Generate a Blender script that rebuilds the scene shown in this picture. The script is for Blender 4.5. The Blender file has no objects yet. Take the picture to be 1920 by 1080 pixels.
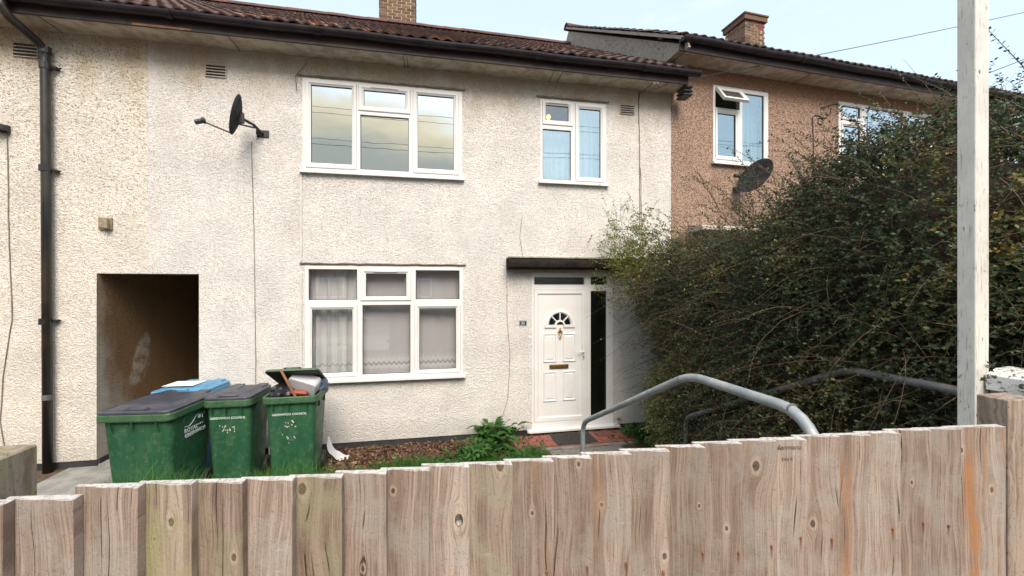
import bpy, bmesh, math, random
import numpy as np
from mathutils import Vector, Matrix
R = math.radians
random.seed(7); rng = np.random.default_rng(7)
S = bpy.context.scene; COL = S.collection

# ------------------------------------------------------------------ camera, sky, sun, exposure
cam_d = bpy.data.cameras.new('camera'); cam = bpy.data.objects.new('camera', cam_d); COL.objects.link(cam)
cam.location = (0, -5.6, 2.1); cam.rotation_euler = (R(90), 0, R(-11))
cam_d.sensor_width = 36; cam_d.lens = 760 / 1920 * 36; cam_d.clip_start = .05; cam_d.clip_end = 2000
S.camera = cam
S.view_settings.view_transform = 'Standard'; S.view_settings.look = 'None'
S.view_settings.exposure = 1.62; S.view_settings.gamma = 1
SUN_EL, SUN_AZ = R(46), R(176)

class NT:
    """small wrapper to write node graphs as expressions"""
    def __init__(s, nt): s.nt = nt; s.N = nt.nodes; s.L = nt.links
    def node(s, t, **k):
        n = s.N.new(t)
        for a, b in k.items(): setattr(n, a, b)
        return n
    def put(s, sock, v):
        if v is None: return
        if isinstance(v, bpy.types.NodeSocket): s.L.new(v, sock)
        elif isinstance(v, (tuple, list)) and len(v) == 3 and len(sock.default_value) == 4: sock.default_value = (*v, 1)
        else: sock.default_value = v
    def m(s, op, a, b=None, c=None, clamp=False):
        n = s.node('ShaderNodeMath', operation=op, use_clamp=clamp)
        for i, v in enumerate((a, b, c)):
            if v is not None: s.put(n.inputs[i], v)
        return n.outputs[0]
    def sm(s, v, lo, hi, a=0., b=1.):
        n = s.node('ShaderNodeMapRange', interpolation_type='SMOOTHSTEP')
        for i, x in enumerate((v, lo, hi, a, b)): s.put(n.inputs[i], x)
        return n.outputs[0]
    def mix(s, f, a, b, mode='MIX'):
        n = s.node('ShaderNodeMix', data_type='RGBA', blend_type=mode)
        s.put(n.inputs[0], f); s.put(n.inputs[6], a); s.put(n.inputs[7], b)
        return n.outputs[2]
    def xyz(s, x, y, z):
        n = s.node('ShaderNodeCombineXYZ')
        for i, v in enumerate((x, y, z)): s.put(n.inputs[i], v)
        return n.outputs[0]
    def sep(s, v):
        n = s.node('ShaderNodeSeparateXYZ'); s.put(n.inputs[0], v); return n.outputs
    def noise(s, vec, scale=1., detail=3., rough=.55, dist=0., col=False):
        n = s.node('ShaderNodeTexNoise'); s.put(n.inputs['Vector'], vec)
        n.inputs['Scale'].default_value = scale; n.inputs['Detail'].default_value = detail
        n.inputs['Roughness'].default_value = rough; n.inputs['Distortion'].default_value = dist
        return n.outputs['Color' if col else 'Fac']
    def vor(s, vec, scale, feature='F1', out='Distance'):
        n = s.node('ShaderNodeTexVoronoi', feature=feature); s.put(n.inputs['Vector'], vec); n.inputs['Scale'].default_value = scale
        return n.outputs[out]
    def obj(s): return s.node('ShaderNodeTexCoord').outputs['Object']
    def rnd(s): return s.node('ShaderNodeObjectInfo').outputs['Random']
    def attr(s, name, typ='OBJECT', out='Fac'):
        n = s.node('ShaderNodeAttribute', attribute_type=typ, attribute_name=name); return n.outputs[out]
    def bump(s, h, dist=.003, strength=1., nrm=None):
        n = s.node('ShaderNodeBump'); s.put(n.inputs['Height'], h)
        n.inputs['Distance'].default_value = dist; n.inputs['Strength'].default_value = strength
        if nrm: s.put(n.inputs['Normal'], nrm)
        return n.outputs[0]
    def stretch(s, v, sx, sy, sz):
        n = s.node('ShaderNodeVectorMath', operation='MULTIPLY'); s.put(n.inputs[0], v); n.inputs[1].default_value = (sx, sy, sz)
        return n.outputs[0]
    def add(s, a, b):
        n = s.node('ShaderNodeVectorMath', operation='ADD'); s.put(n.inputs[0], a); s.put(n.inputs[1], b); return n.outputs[0]

# world: clear pale sky, low evening cloud bank over the street side
W = bpy.data.worlds.new('World'); S.world = W; W.use_nodes = True
w = NT(W.node_tree); W.node_tree.nodes.clear()
sky = w.node('ShaderNodeTexSky', sky_type='NISHITA', sun_disc=False, sun_elevation=SUN_EL, sun_rotation=SUN_AZ)
sky.air_density = 1.0; sky.dust_density = 2.0; sky.ozone_density = 1.5
g = w.node('ShaderNodeTexCoord').outputs['Generated']; gx, gy, gz = w.sep(g)
n1 = w.noise(w.stretch(g, 1, 1, 2.6), 3.2, 6, .55); n2 = w.noise(w.stretch(g, 1, 1, 3), 9, 5, .6)
wisps = w.m('MULTIPLY', w.sm(n1, .50, .72), w.sm(n2, .35, .7))
# a thin veil of high cloud everywhere, denser towards the left (west)
veil = w.m('ADD', .62, w.m('MULTIPLY', wisps, .36), clamp=True)
base = w.mix(veil, sky.outputs[0], w.mix(wisps, (3.5, 4.05, 4.3), (4.3, 4.3, 4.25)))
behind = w.sm(w.m('MULTIPLY', gy, -1), -.05, .35)
thr = w.m('SUBTRACT', .385, w.m('MULTIPLY', w.m('MAXIMUM', w.m('SUBTRACT', gx, .08), 0), .65))
e = w.m('ADD', gz, w.m('MULTIPLY', w.m('SUBTRACT', n1, .5), .20))
bank = w.m('MULTIPLY', w.sm(w.m('SUBTRACT', thr, e), -.03, .045), behind)
lit = w.sm(w.m('SUBTRACT', thr, e), .11, .02)
ccol = w.mix(lit, (2.2, 2.25, 2.1), (4.7, 4.05, 2.9))
skyc = w.mix(bank, base, ccol)
bg = w.node('ShaderNodeBackground'); w.put(bg.inputs[0], skyc); bg.inputs[1].default_value = .10
out = w.node('ShaderNodeOutputWorld'); w.L.new(bg.outputs[0], out.inputs[0])

sd = bpy.data.lights.new('sun', 'SUN'); sd.energy = 1.5; sd.angle = R(34); sd.color = (1, .89, .76)
sun = bpy.data.objects.new('sun', sd); COL.objects.link(sun)
dirv = Vector((math.sin(SUN_AZ) * math.cos(SUN_EL), math.cos(SUN_AZ) * math.cos(SUN_EL), math.sin(SUN_EL)))
sun.rotation_euler = dirv.to_track_quat('Z', 'Y').to_euler(); sun.location = (3, -20, 12)

# ------------------------------------------------------------------ materials
def newmat(name):
    m = bpy.data.materials.new(name); m.use_nodes = True; t = NT(m.node_tree)
    return m, t, t.N['Principled BSDF']
def setp(t, p, col=None, rough=None, metal=None, nrm=None, spec=None, **k):
    if col is not None: t.put(p.inputs['Base Color'], col)
    if rough is not None: t.put(p.inputs['Roughness'], rough)
    if metal is not None: t.put(p.inputs['Metallic'], metal)
    if nrm is not None: t.put(p.inputs['Normal'], nrm)
    if spec is not None: t.put(p.inputs['Specular IOR Level'], spec)
def simple(name, c1, c2=None, rough=.6, scale=8, stretch=(1, 1, 1), bump=0, bscale=60, metal=0, var=0, spec=.5):
    m, t, p = newmat(name); o = t.obj(); c2 = c2 or tuple(v * .7 for v in c1)
    r = t.rnd(); o2 = t.add(t.stretch(o, *stretch), t.xyz(t.m('MULTIPLY', r, 37), 0, 0)) if var else t.stretch(o, *stretch)
    f = t.sm(t.noise(o2, scale, 5, .6), .35, .65); c = t.mix(f, c1, c2)
    if var: c = t.mix(1., c, t.mix(r, (1 - var,) * 3, (1 + var,) * 3), 'MULTIPLY')
    nr = t.bump(t.noise(o2, bscale, 4, .6), bump) if bump else None
    setp(t, p, c, rough, metal, nr, spec); return m

def roughcast(name, base, pit, stain, scale=54, dist=.015, patch=None, brick=False):
    m, t, p = newmat(name); o = t.obj(); x, y, z = t.sep(o)
    warp = t.add(o, t.stretch(t.noise(o, 20, 2, .5, col=True), .02, .02, .02))
    a = t.noise(t.stretch(warp, 1, 1, 1.2), scale, 5, .70); b = t.noise(o, scale * 2.6, 3, .65); lo = t.noise(o, 1.3, 4, .6)
    pb = t.vor(o, scale * 1.9); soft = t.sm(t.noise(o, 2.1, 3, .6), .35, .65, .55, 1.)
    h = t.m('ADD', t.m('ADD', t.m('MULTIPLY', t.sm(a, .32, .66), t.m('MULTIPLY', soft, .75)), t.m('MULTIPLY', b, .35)), t.m('MULTIPLY', t.sm(pb, .75, .1), .34))
    pits = t.sm(h, .50, .27)                                  # dirt lodged in the pits of the render
    mid = t.noise(t.stretch(o, 1, 1, .5), 2.6, 5, .62)
    streak = t.m('MULTIPLY', t.sm(t.noise(t.stretch(o, 9, 9, .55), 1, 4, .6), .54, .76), .13)
    c = t.mix(t.m('MULTIPLY', t.sm(mid, .42, .75), .18), base, stain); c = t.mix(streak, c, t.mix(.5, stain, pit))
    c = t.mix(t.m('MULTIPLY', pits, t.m('MULTIPLY', t.sm(lo, .25, .75, .35, .9), t.sm(z, .5, 4.5, .55, 1.))), c, pit)
    if patch: c = patch(t, c, x, y, z, lo, mid, pits)
    setp(t, p, c, .93, 0, t.bump(h, dist, 1.), .15); return m

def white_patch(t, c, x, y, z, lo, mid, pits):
    # warm shade under the eaves, painted into the wall colour as patchy ochre
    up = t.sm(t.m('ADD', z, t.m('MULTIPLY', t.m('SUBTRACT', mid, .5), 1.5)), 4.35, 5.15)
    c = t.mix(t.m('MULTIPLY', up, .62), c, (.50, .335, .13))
    lowst = t.sm(t.m('ADD', z, t.m('MULTIPLY', t.m('SUBTRACT', lo, .5), .8)), .38, .10)
    return t.mix(t.m('MULTIPLY', lowst, .35), c, (.40, .40, .35))
M = {}
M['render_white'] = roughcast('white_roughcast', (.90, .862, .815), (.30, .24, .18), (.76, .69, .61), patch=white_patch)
def cream_patch(t, c, x, y, z, lo, mid, pits):
    c = white_patch(t, c, x, y, z, lo, mid, pits)
    f = t.m('MULTIPLY', t.sm(pits, 0, 1), t.sm(z, 1.5, 4.8, .05, .6))
    return t.mix(f, c, (.24, .17, .09))
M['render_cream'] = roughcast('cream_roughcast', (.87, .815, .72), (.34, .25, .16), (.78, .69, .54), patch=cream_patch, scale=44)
def pass_patch(t, c, x, y, z, lo, mid, pits):
    # bare brown pebbledash, the white paint of the front wraps raggedly round the corner, one big splash of paint
    wob = t.m('MULTIPLY', t.m('SUBTRACT', mid, .5), .9)
    edge = t.sm(t.m('ADD', t.m('ADD', y, wob), t.m('MULTIPLY', z, .22)), .72, .2)
    dy = t.m('DIVIDE', t.m('SUBTRACT', t.m('ADD', y, t.m('MULTIPLY', z, -.35)), .36), .17); dz = t.m('DIVIDE', t.m('SUBTRACT', z, 1.13), .30)
    rr = t.m('ADD', t.m('MULTIPLY', dy, dy), t.m('MULTIPLY', dz, dz))
    sp = t.m('MULTIPLY', t.sm(t.m('ADD', rr, t.m('MULTIPLY', t.m('SUBTRACT', mid, .5), 6.)), 1.2, .3), t.sm(t.noise(t.obj(), 9, 5, .7), .36, .62))
    f = t.m('MAXIMUM', t.m('MULTIPLY', edge, .7), t.m('MULTIPLY', sp, .55))
    return t.mix(f, c, (.66, .62, .54))
M['pebble_brown'] = roughcast('brown_pebbledash', (.27, .165, .08), (.06, .035, .02), (.10, .07, .045), patch=pass_patch, scale=30, dist=.014)
def pink_patch(t, c, x, y, z, lo, mid, pits):
    o = t.obj(); v = t.vor(o, 95, out='Color'); s = t.sep(v)[0]
    c = t.mix(t.sm(s, .45, .75), (.27, .175, .125), (.44, .325, .25)); c = t.mix(t.sm(s, .28, .18), c, (.15, .085, .065))
    up = t.sm(t.m('ADD', z, t.m('MULTIPLY', t.m('SUBTRACT', mid, .5), .9)), 5.0, 5.5)  # warm eaves shade painted into the top of this wall as well
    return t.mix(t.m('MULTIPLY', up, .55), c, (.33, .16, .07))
M['render_pink'] = roughcast('pink_pebbledash', (.45, .27, .20), (.2, .12, .09), (.4, .25, .18), patch=pink_patch, scale=60, dist=.006)
M['plinth'] = simple('bitumen_plinth', (.018, .019, .024), (.035, .034, .035), .7, 6, bump=.004)
M['upvc'] = simple('white_upvc', (.72, .72, .71), (.68, .67, .65), .35, 3, spec=.4)
M['upvc_old'] = simple('weathered_upvc', (.68, .66, .63), (.58, .54, .48), .4, 5, spec=.4)
M['rubber'] = simple('black_rubber', (.015, .015, .015), rough=.6)
M['soffit'] = simple('soffit_board', (.50, .45, .37), (.33, .27, .20), .8, 7, (1, 1, 1), bump=.001)
M['fascia'] = simple('fascia_board', (.022, .014, .014), (.05, .028, .022), .55, 7, (1, 4, 4), bump=.001)
M['gutter'] = simple('black_gutter', (.012, .009, .013), (.026, .020, .024), .5, 5, spec=.3, bump=.0006)
M['pipe'] = simple('black_cast_pipe', (.012, .012, .013), (.04, .03, .022), .33, 4, (1, 1, .6), bump=.0008)
M['bare_wood'] = simple('bare_soffit_wood', (.33, .15, .06), (.16, .08, .04), .8, 20, (1, 6, 6))
M['concrete'] = simple('concrete', (.30, .29, .27), (.20, .195, .175), .9, 5, bump=.006, bscale=45)
M['gable'] = roughcast('grey_cement_gable', (.42, .38, .33), (.12, .10, .08), (.20, .18, .15), scale=16, dist=.008)
M['brass'] = simple('brass', (.55, .34, .10), (.35, .20, .06), .32, 20, metal=.9)
M['brass_dull'] = simple('dull_brass', (.20, .12, .04), (.12, .07, .025), .5, 20, metal=.6)
M['black_metal'] = simple('black_metal', (.02, .02, .022), (.035, .033, .032), .45, 9)
M['dish'] = simple('dish_grey', (.022, .022, .026), (.036, .034, .037), .8, 10, spec=.2)
M['canopy'] = simple('canopy_black', (.010, .008, .007), (.022, .018, .014), .9, 12, spec=.1, bump=.004, bscale=30)
M['cable'] = simple('grey_cable', (.23, .205, .17), (.15, .13, .10), .8)
M['cable_black'] = simple('black_cable', (.03, .03, .032), rough=.6)
M['interior'] = simple('interior_wall', (.50, .47, .43), (.46, .43, .40), .9)
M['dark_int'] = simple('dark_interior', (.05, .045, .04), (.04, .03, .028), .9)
def tubemat():
    m, t, p = newmat('painted_tube'); o = t.obj()
    c = t.mix(t.sm(t.noise(o, 10, 5, .65), .35, .65), (.25, .28, .30), (.38, .39, .39))
    c = t.mix(t.sm(t.noise(o, 60, 5, .7), .63, .68), c, (.55, .55, .53)); c = t.mix(t.sm(t.noise(t.stretch(o, 1, 1, .6), 34, 5, .75, .5), .66, .70), c, (.13, .07, .04))
    setp(t, p, c, t.sm(t.noise(o, 30, 4), .3, .7, .35, .65), .25, t.bump(t.noise(o, 60, 4, .7), .0012)); return m
M['tube'] = tubemat()
M['tube_dark'] = simple('dull_and_shaded_tube', (.10, .105, .11), (.17, .165, .16), .55, 12, metal=.2)
M['redtile'] = simple('quarry_tile', (.24, .075, .055), (.17, .065, .05), .75, 9, bump=.001, var=.22)
M['mat'] = simple('rubber_mat', (.022, .024, .022), (.045, .045, .04), .85, 30, bump=.004, bscale=120)
M['gravel'] = simple('path_gravel', (.25, .235, .21), (.12, .11, .095), .95, 60, bump=.012, bscale=90)
M['soil'] = simple('soil', (.075, .05, .032), (.13, .085, .05), .98, 14, bump=.03, bscale=25)
M['asphalt'] = simple('asphalt', (.05, .05, .05), (.065, .063, .06), .9, 3, bump=.003, bscale=120)
M['pave'] = simple('paving', (.27, .26, .24), (.22, .21, .2), .9, 4, bump=.002)
M['lace_pole'] = simple('curtain_rail', (.6, .58, .55), rough=.5)
M['bag_black'] = simple('black_bin_bag', (.012, .012, .014), (.022, .022, .025), .22, 9, bump=.012, bscale=22)
M['bag_blue'] = simple('blue_bin_bag', (.03, .06, .11), (.05, .09, .15), .3, 9, bump=.008, bscale=26)
M['bag_white'] = simple('white_sack', (.62, .60, .55), (.45, .43, .38), .5, 9, bump=.006, bscale=30)
M['white_plastic'] = simple('white_plastic', (.62, .63, .64), (.52, .52, .54), .4, 4)
M['red_card'] = simple('red_packaging', (.20, .015, .012), (.28, .06, .02), .5, 14)
M['stick'] = simple('brown_stick', (.33, .13, .06), (.17, .07, .035), .7, 9, (1, 1, .2))
M['text_white'] = simple('white_print', (.72, .76, .74), (.60, .66, .64), .6)
M['text_dark'] = simple('faint_pen', (.13, .09, .09), (.24, .17, .14), .9, 60)
M['plaque'] = simple('number_plaque', (.015, .015, .018), rough=.35)
M['lid_grey'] = simple('grey_bin_lid', (.040, .043, .060), (.065, .066, .080), .42, 7, bump=.0007)
M['lid_blue'] = simple('blue_bin_lid', (.07, .22, .38), (.11, .28, .43), .45, 7, bump=.0007)
M['paper'] = simple('paper', (.66, .72, .62), (.74, .78, .74), .7, 20)
M['wall_fixture'] = simple('old_fixture', (.34, .29, .20), (.20, .16, .10), .6, 30)

def binmat(name, c1, c2):
    m, t, p = newmat(name); o = t.obj(); x, y, z = t.sep(o)
    f = t.sm(t.noise(t.stretch(o, 3, 3, .9), 3, 5, .6), .35, .7); c = t.mix(f, c1, c2)
    dust = t.m('MULTIPLY', t.sm(t.noise(o, 22, 5, .7),   .46, .72), .34); c = t.mix(dust, c, (.17, .20, .15))
    setp(t, p, c, t.sm(t.noise(o, 9, 4), .3, .7, .36, .52), 0, t.bump(t.noise(o, 260, 2), .0005), .4); return m
M['bin_green'] = binmat('green_bin', (.016, .080, .036), (.028, .105, .050))
M['bin_rim'] = binmat('green_bin_rim', (.035, .095, .042), (.05, .115, .055))
M['bin_blue'] = binmat('blue_bin', (.07, .22, .36), (.10, .27, .42))

def brickmat(name):
    m, t, p = newmat(name); r = t.rnd(); o = t.add(t.obj(), t.xyz(t.m('MULTIPLY', r, 91), 0, 0))
    c = t.mix(t.sm(r, 0, 1), (.09, .05, .036), (.27, .155, .08)); c = t.mix(t.sm(r, .72, .78), c, (.20, .12, .09))
    c = t.mix(t.sm(t.noise(o, 30, 4), .45, .7), c, (.07, .05, .045))
    setp(t, p, c, .9, 0, t.bump(t.noise(o, 70, 3), .004)); return m
M['brick'] = brickmat('stock_brick'); M['mortar'] = simple('mortar', (.52, .44, .32), (.40, .33, .22), .95, 20, bump=.003)
M['brick_red'] = simple('red_airbrick', (.22, .03, .03), rough=.8)

def tilemat(name, c1, c2, c3):
    m, t, p = newmat(name); r = t.rnd(); oo = t.obj(); o = t.add(oo, t.xyz(t.m('MULTIPLY', r, 53), t.m('MULTIPLY', r, 19), 0))
    c = t.mix(t.sm(r, .1, .9), c1, c2)
    c = t.mix(t.sm(t.noise(o, 7, 5, .65), .48, .68), c, c3)
    c = t.mix(t.m('MULTIPLY', t.sm(t.noise(o, 3.1, 5, .65), .60, .72), t.sm(r, .80, .9)), c, (.24, .16, .05))   # lichen
    setp(t, p, c, .82, 0, t.bump(t.noise(o, 90, 4, .7), .003)); return m
M['tile'] = tilemat('brown_roof_tile', (.060, .036, .032), (.110, .060, .050), (.030, .022, .021))
M['tile_warm'] = tilemat('orange_roof_tile', (.18, .085, .05), (.25, .12, .07), (.09, .045, .035))
M['ridge'] = tilemat('ridge_tile', (.10, .045, .04), (.14, .06, .05), (.06, .035, .035))

def glass(name, refl, tint, rough=0.0, ripple=.0006, obscured=False, gcol=(.9, .96, 1)):
    m, t, p = newmat(name); t.N.remove(p)
    o = t.N['Material Output']; nr = t.bump(t.noise(t.obj(), 2.2, 2, .5), ripple if not obscured else .004)
    if obscured: nr = t.bump(t.noise(t.obj(), 90, 3, .6), .004)
    gl = t.node('ShaderNodeBsdfGlossy'); gl.inputs['Roughness'].default_value = rough; t.put(gl.inputs['Normal'], nr)
    gl.inputs['Color'].default_value = (*gcol, 1)
    tr = t.node('ShaderNodeBsdfTransparent'); tr.inputs[0].default_value = (*tint, 1)
    mx = t.node('ShaderNodeMixShader'); mx.inputs[0].default_value = refl
    t.L.new(tr.outputs[0], mx.inputs[1]); t.L.new(gl.outputs[0], mx.inputs[2]); t.L.new(mx.outputs[0], o.inputs[0]); return m
M['glass_up'] = glass('coated_window_glass', .62, (.42, .42, .40), gcol=(.85, .92, .94))
M['glass_mid'] = glass('window_glass', .32, (.84, .90, .90), gcol=(.76, .88, .90))
M['glass_low'] = glass('lower_window_glass', .10, (.95, .95, .95))
M['glass_dark'] = glass('obscured_door_glass', .16, (.12, .11, .09), .12, obscured=True)

def curtain_mat(name, col, dens, z0, lace=True):
    m, t, p = newmat(name); x, y, z = t.sep(t.obj())
    tr = t.node('ShaderNodeBsdfTransparent'); tl = t.node('ShaderNodeBsdfTranslucent')
    o = t.N['Material Output']
    a = dens
    if lace:
        ph = t.m('MULTIPLY', x, 2 * math.pi / .066)
        sc = t.m('MULTIPLY', t.m('ABSOLUTE', t.m('SINE', t.m('MULTIPLY', ph, .5))), .028)
        zz = t.m('SUBTRACT', z, z0)
        b1 = t.m('MULTIPLY', t.sm(t.m('ADD', zz, sc), .175, .180), t.sm(t.m('ADD', zz, sc), .245, .240))
        b2 = t.m('MULTIPLY', t.sm(t.m('ADD', zz, sc), .09, .095), t.sm(t.m('ADD', zz, sc), .145, .140))
        dots = t.sm(t.m('ABSOLUTE', t.m('SUBTRACT', t.m('ADD', t.m('POWER', t.m('MULTIPLY', t.m('SINE', ph), .017), 2), t.m('POWER', t.m('SUBTRACT', zz, .245), 2)), .00028)), .00022, .0001)
        dots = t.m('MULTIPLY', dots, t.sm(t.m('ABSOLUTE', t.m('SUBTRACT', zz, .25)), .03, .028))
        bands = t.m('MAXIMUM', t.m('MAXIMUM', b1, b2), t.m('MULTIPLY', dots, .8))
        a = t.m('MAXIMUM', dens, t.m('MULTIPLY', bands, .95))
        gap = t.m('MULTIPLY', t.sm(t.m('ADD', zz, sc), .145, .150), t.sm(t.m('ADD', zz, sc), .175, .170))
        a = t.m('MULTIPLY', a, t.m('SUBTRACT', 1, t.m('MULTIPLY', gap, .3)))
        col = t.mix(t.m('MULTIPLY', bands, .9), col, (.90, .90, .90))
    setp(t, p, col, .9, 0, None, .1); t.put(tl.inputs[0], col if not isinstance(col, tuple) else col)
    m1 = t.node('ShaderNodeMixShader'); m1.inputs[0].default_value = .3
    t.L.new(p.outputs[0], m1.inputs[1]); t.L.new(tl.outputs[0], m1.inputs[2])
    m2 = t.node('ShaderNodeMixShader'); t.put(m2.inputs[0], a)
    t.L.new(tr.outputs[0], m2.inputs[1]); t.L.new(m1.outputs[0], m2.inputs[2]); t.L.new(m2.outputs[0], o.inputs[0]); return m
M['net'] = curtain_mat('net_curtain', (.82, .79, .80), .88, .93)
M['net_dense'] = curtain_mat('gathered_curtain', (.90, .89, .88), .96, .93)
M['curtain_white'] = curtain_mat('white_curtain', (.85, .87, .88), .85, 0, lace=False)

def fence_wood(name):
    m, t, p = newmat(name); o = t.obj(); x, y, z = t.sep(o); r = t.rnd()
    def knot(at):
        kx, kz, kr = t.sep(t.attr(at, out='Vector'))
        dx = t.m('SUBTRACT', x, kx); dz = t.m('MULTIPLY', t.m('SUBTRACT', z, kz), .62)
        wob = t.m('MULTIPLY', t.m('SUBTRACT', t.noise(o, 45, 3), .5), .006)
        r2 = t.m('ADD', t.m('ADD', t.m('MULTIPLY', dx, dx), t.m('MULTIPLY', dz, dz)), 1e-7)
        rr = t.m('ADD', t.m('SQRT', r2), wob); R2 = t.m('MULTIPLY', t.m('MULTIPLY', kr, kr), 3.0)
        d2 = t.m('ADD', t.m('MULTIPLY', dx, dx), t.m('MULTIPLY', t.m('MULTIPLY', dz, dz), .35))
        psi = t.m('MULTIPLY', dx, t.m('SUBTRACT', 1, t.m('MINIMUM', t.m('DIVIDE', R2, t.m('ADD', d2, 1e-7)), 1.6)))
        q = t.m('DIVIDE', rr, t.m('MAXIMUM', kr, .0001))
        return t.m('SUBTRACT', psi, dx), q, rr
    s1, q1, r1 = knot('k1'); s2, q2, r2 = knot('k2')
    lowz = t.xyz(t.m('ADD', t.m('MULTIPLY', x, 3), t.m('MULTIPLY', r, 71)), t.m('MULTIPLY', r, 13), t.m('MULTIPLY', z, 3.3))
    wav = t.m('MULTIPLY', t.m('SUBTRACT', t.noise(t.stretch(lowz, 1, 1, .45), 1.4, 2, .5), .5), .085)
    u = t.m('ADD', t.m('ADD', x, t.m('ADD', s1, s2)), t.m('ADD', wav, t.m('MULTIPLY', r, 17)))
    A = t.noise(t.xyz(t.m('MULTIPLY', u, 60), 0, t.m('MULTIPLY', z, .9)), 1, 3, .6)
    B = t.noise(t.xyz(t.m('MULTIPLY', u, 210), 3, t.m('MULTIPLY', z, 5)), 1, 3, .65)
    C = t.noise(t.xyz(t.m('MULTIPLY', u, 16), 7, t.m('MULTIPLY', z, 1.2)), 1, 3, .55)
    pat = t.noise(t.add(o, t.xyz(t.m('MULTIPLY', r, 9), 0, 0)), 7, 5, .62); speck = t.noise(o, 160, 3, .7)
    E_ = t.noise(t.xyz(t.m('MULTIPLY', u, 110), 11, t.m('MULTIPLY', z, 1.6)), 1, 2, .6)
    c = t.mix(t.sm(C, .35, .65), (.43, .335, .275), (.31, .23, .185))
    c = t.mix(t.m('MULTIPLY', t.sm(A, .42, .60), .60), c, (.20, .14, .105))
    c = t.mix(t.m('MULTIPLY', t.sm(B, .48, .62), .62), c, (.16, .115, .09))
    c = t.mix(t.m('MULTIPLY', t.sm(E_, .42, .30), .45), c, (.55, .45, .38))
    c = t.mix(t.m('MULTIPLY', t.sm(pat, .42, .66), .7), c, (.36, .32, .295))
    c = t.mix(t.m('MULTIPLY', t.sm(speck, .56, .70), .5), c, (.12, .088, .072))
    scr = t.noise(t.xyz(t.m('MULTIPLY', x, 14), r, t.m('MULTIPLY', z, 190)), 1, 2, .5)
    c = t.mix(t.m('MULTIPLY', t.m('MULTIPLY', t.sm(scr, .66, .74), t.sm(pat, .5, .6)), .35), c, (.62, .54, .48))
    crack = t.m('MULTIPLY', t.sm(E_, .655, .70), t.sm(t.noise(lowz, 3, 2), .40, .52))
    c = t.mix(t.m('MULTIPLY', crack, .85), c, (.06, .035, .025))
    c = t.mix(1., c, t.mix(r, (.70, .68, .66), (1.05, 1.07, 1.08)), 'MULTIPLY')
    for q, rr in ((q1, r1), (q2, r2)):
        ring = t.m('MULTIPLY', t.sm(t.m('SINE', t.m('MULTIPLY', q, 15)), .1, .9), t.sm(q, 2.1, 1.0))
        c = t.mix(t.m('MULTIPLY', ring, .35), c, (.16, .09, .06))
        halo = t.m('MULTIPLY', t.sm(q, 2.6, 1.2), t.sm(q, .9, 1.3)); c = t.mix(t.m('MULTIPLY', halo, .35), c, (.56, .44, .34))
        core = t.sm(q, 1.05, .85); c = t.mix(t.m('MULTIPLY', core, .82), c, t.mix(t.sm(t.noise(o, 220, 3), .4, .6), (.03, .022, .02), (.11, .08, .07)))
    # rust bleeding from the nail
    nx, nz, ns = t.sep(t.attr('nl', out='Vector'))
    ddx = t.m('ABSOLUTE', t.m('SUBTRACT', x, nx)); ddz = t.m('SUBTRACT', nz, z)
    st = t.m('MULTIPLY', t.m('MULTIPLY', t.sm(ddx, .0055, .001), t.sm(ddz, -.006, .001)), t.sm(ddz, .05, .004))
    c = t.mix(t.m('MULTIPLY', st, t.m('MULTIPLY', ns, .8)), c, (.13, .04, .014))
    og = t.attr('orange'); c = t.mix(t.m('MULTIPLY', og, t.sm(t.m('ADD', C, t.m('MULTIPLY', pat, .5)), .74, .90)), c, (.36, .16, .06))
    al = t.attr('algae'); c = t.mix(t.m('MULTIPLY', al, t.sm(pat, .40, .62)), c, (.25, .24, .06))
    # sun-bleached end grain on the cut tops
    nz_ = t.sep(t.node('ShaderNodeNewGeometry').outputs['True Normal'])[2]
    topc = t.mix(t.sm(t.noise(o, 90, 3), .45, .7), (.52, .50, .47), (.30, .26, .23))
    c = t.mix(t.sm(nz_, .6, .8), c, topc)
    h = t.m('ADD', t.m('ADD', t.m('MULTIPLY', A, -.7), t.m('MULTIPLY', B, -.6)), t.m('MULTIPLY', crack, -1.2))
    h = t.m('SUBTRACT', h, t.m('MULTIPLY', speck, .3))
    setp(t, p, c, .88, 0, t.bump(h, .005, 1.), .15); return m
M['fence'] = fence_wood('weathered_fence_board')
def postwood(name, c1, c2, c3):
    m, t, p = newmat(name); o = t.obj(); x, y, z = t.sep(o)
    dx = t.m('SUBTRACT', y, -4.57); dz = t.m('SUBTRACT', z, 1.705)
    A = t.noise(t.add(t.stretch(o, 60, 60, 2.2), t.stretch(t.noise(o, 8, 3, col=True), 3, 3, 0)), 1, 4, .6); P = t.noise(o, 11, 5, .65)
    c = t.mix(t.sm(A, .4, .64), c1, c2); c = t.mix(t.m('MULTIPLY', t.sm(P, .45, .65), .7), c, c3)
    c = t.mix(t.sm(t.noise(o, 120, 3), .64, .7), c, (.06, .045, .035))
    setp(t, p, c, .9, 0, t.bump(t.m('MULTIPLY', A, -1), .003), .2); return m
M['post'] = postwood('gatepost_timber', (.35, .27, .21), (.19, .14, .11), (.29, .255, .22))
M['post_grey'] = postwood('grey_post_timber', (.27, .23, .19), (.15, .12, .095), (.24, .21, .16))
M['post_algae'] = postwood('mossy_post_timber', (.30, .24, .19), (.20, .155, .11), (.25, .24, .10))
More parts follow.
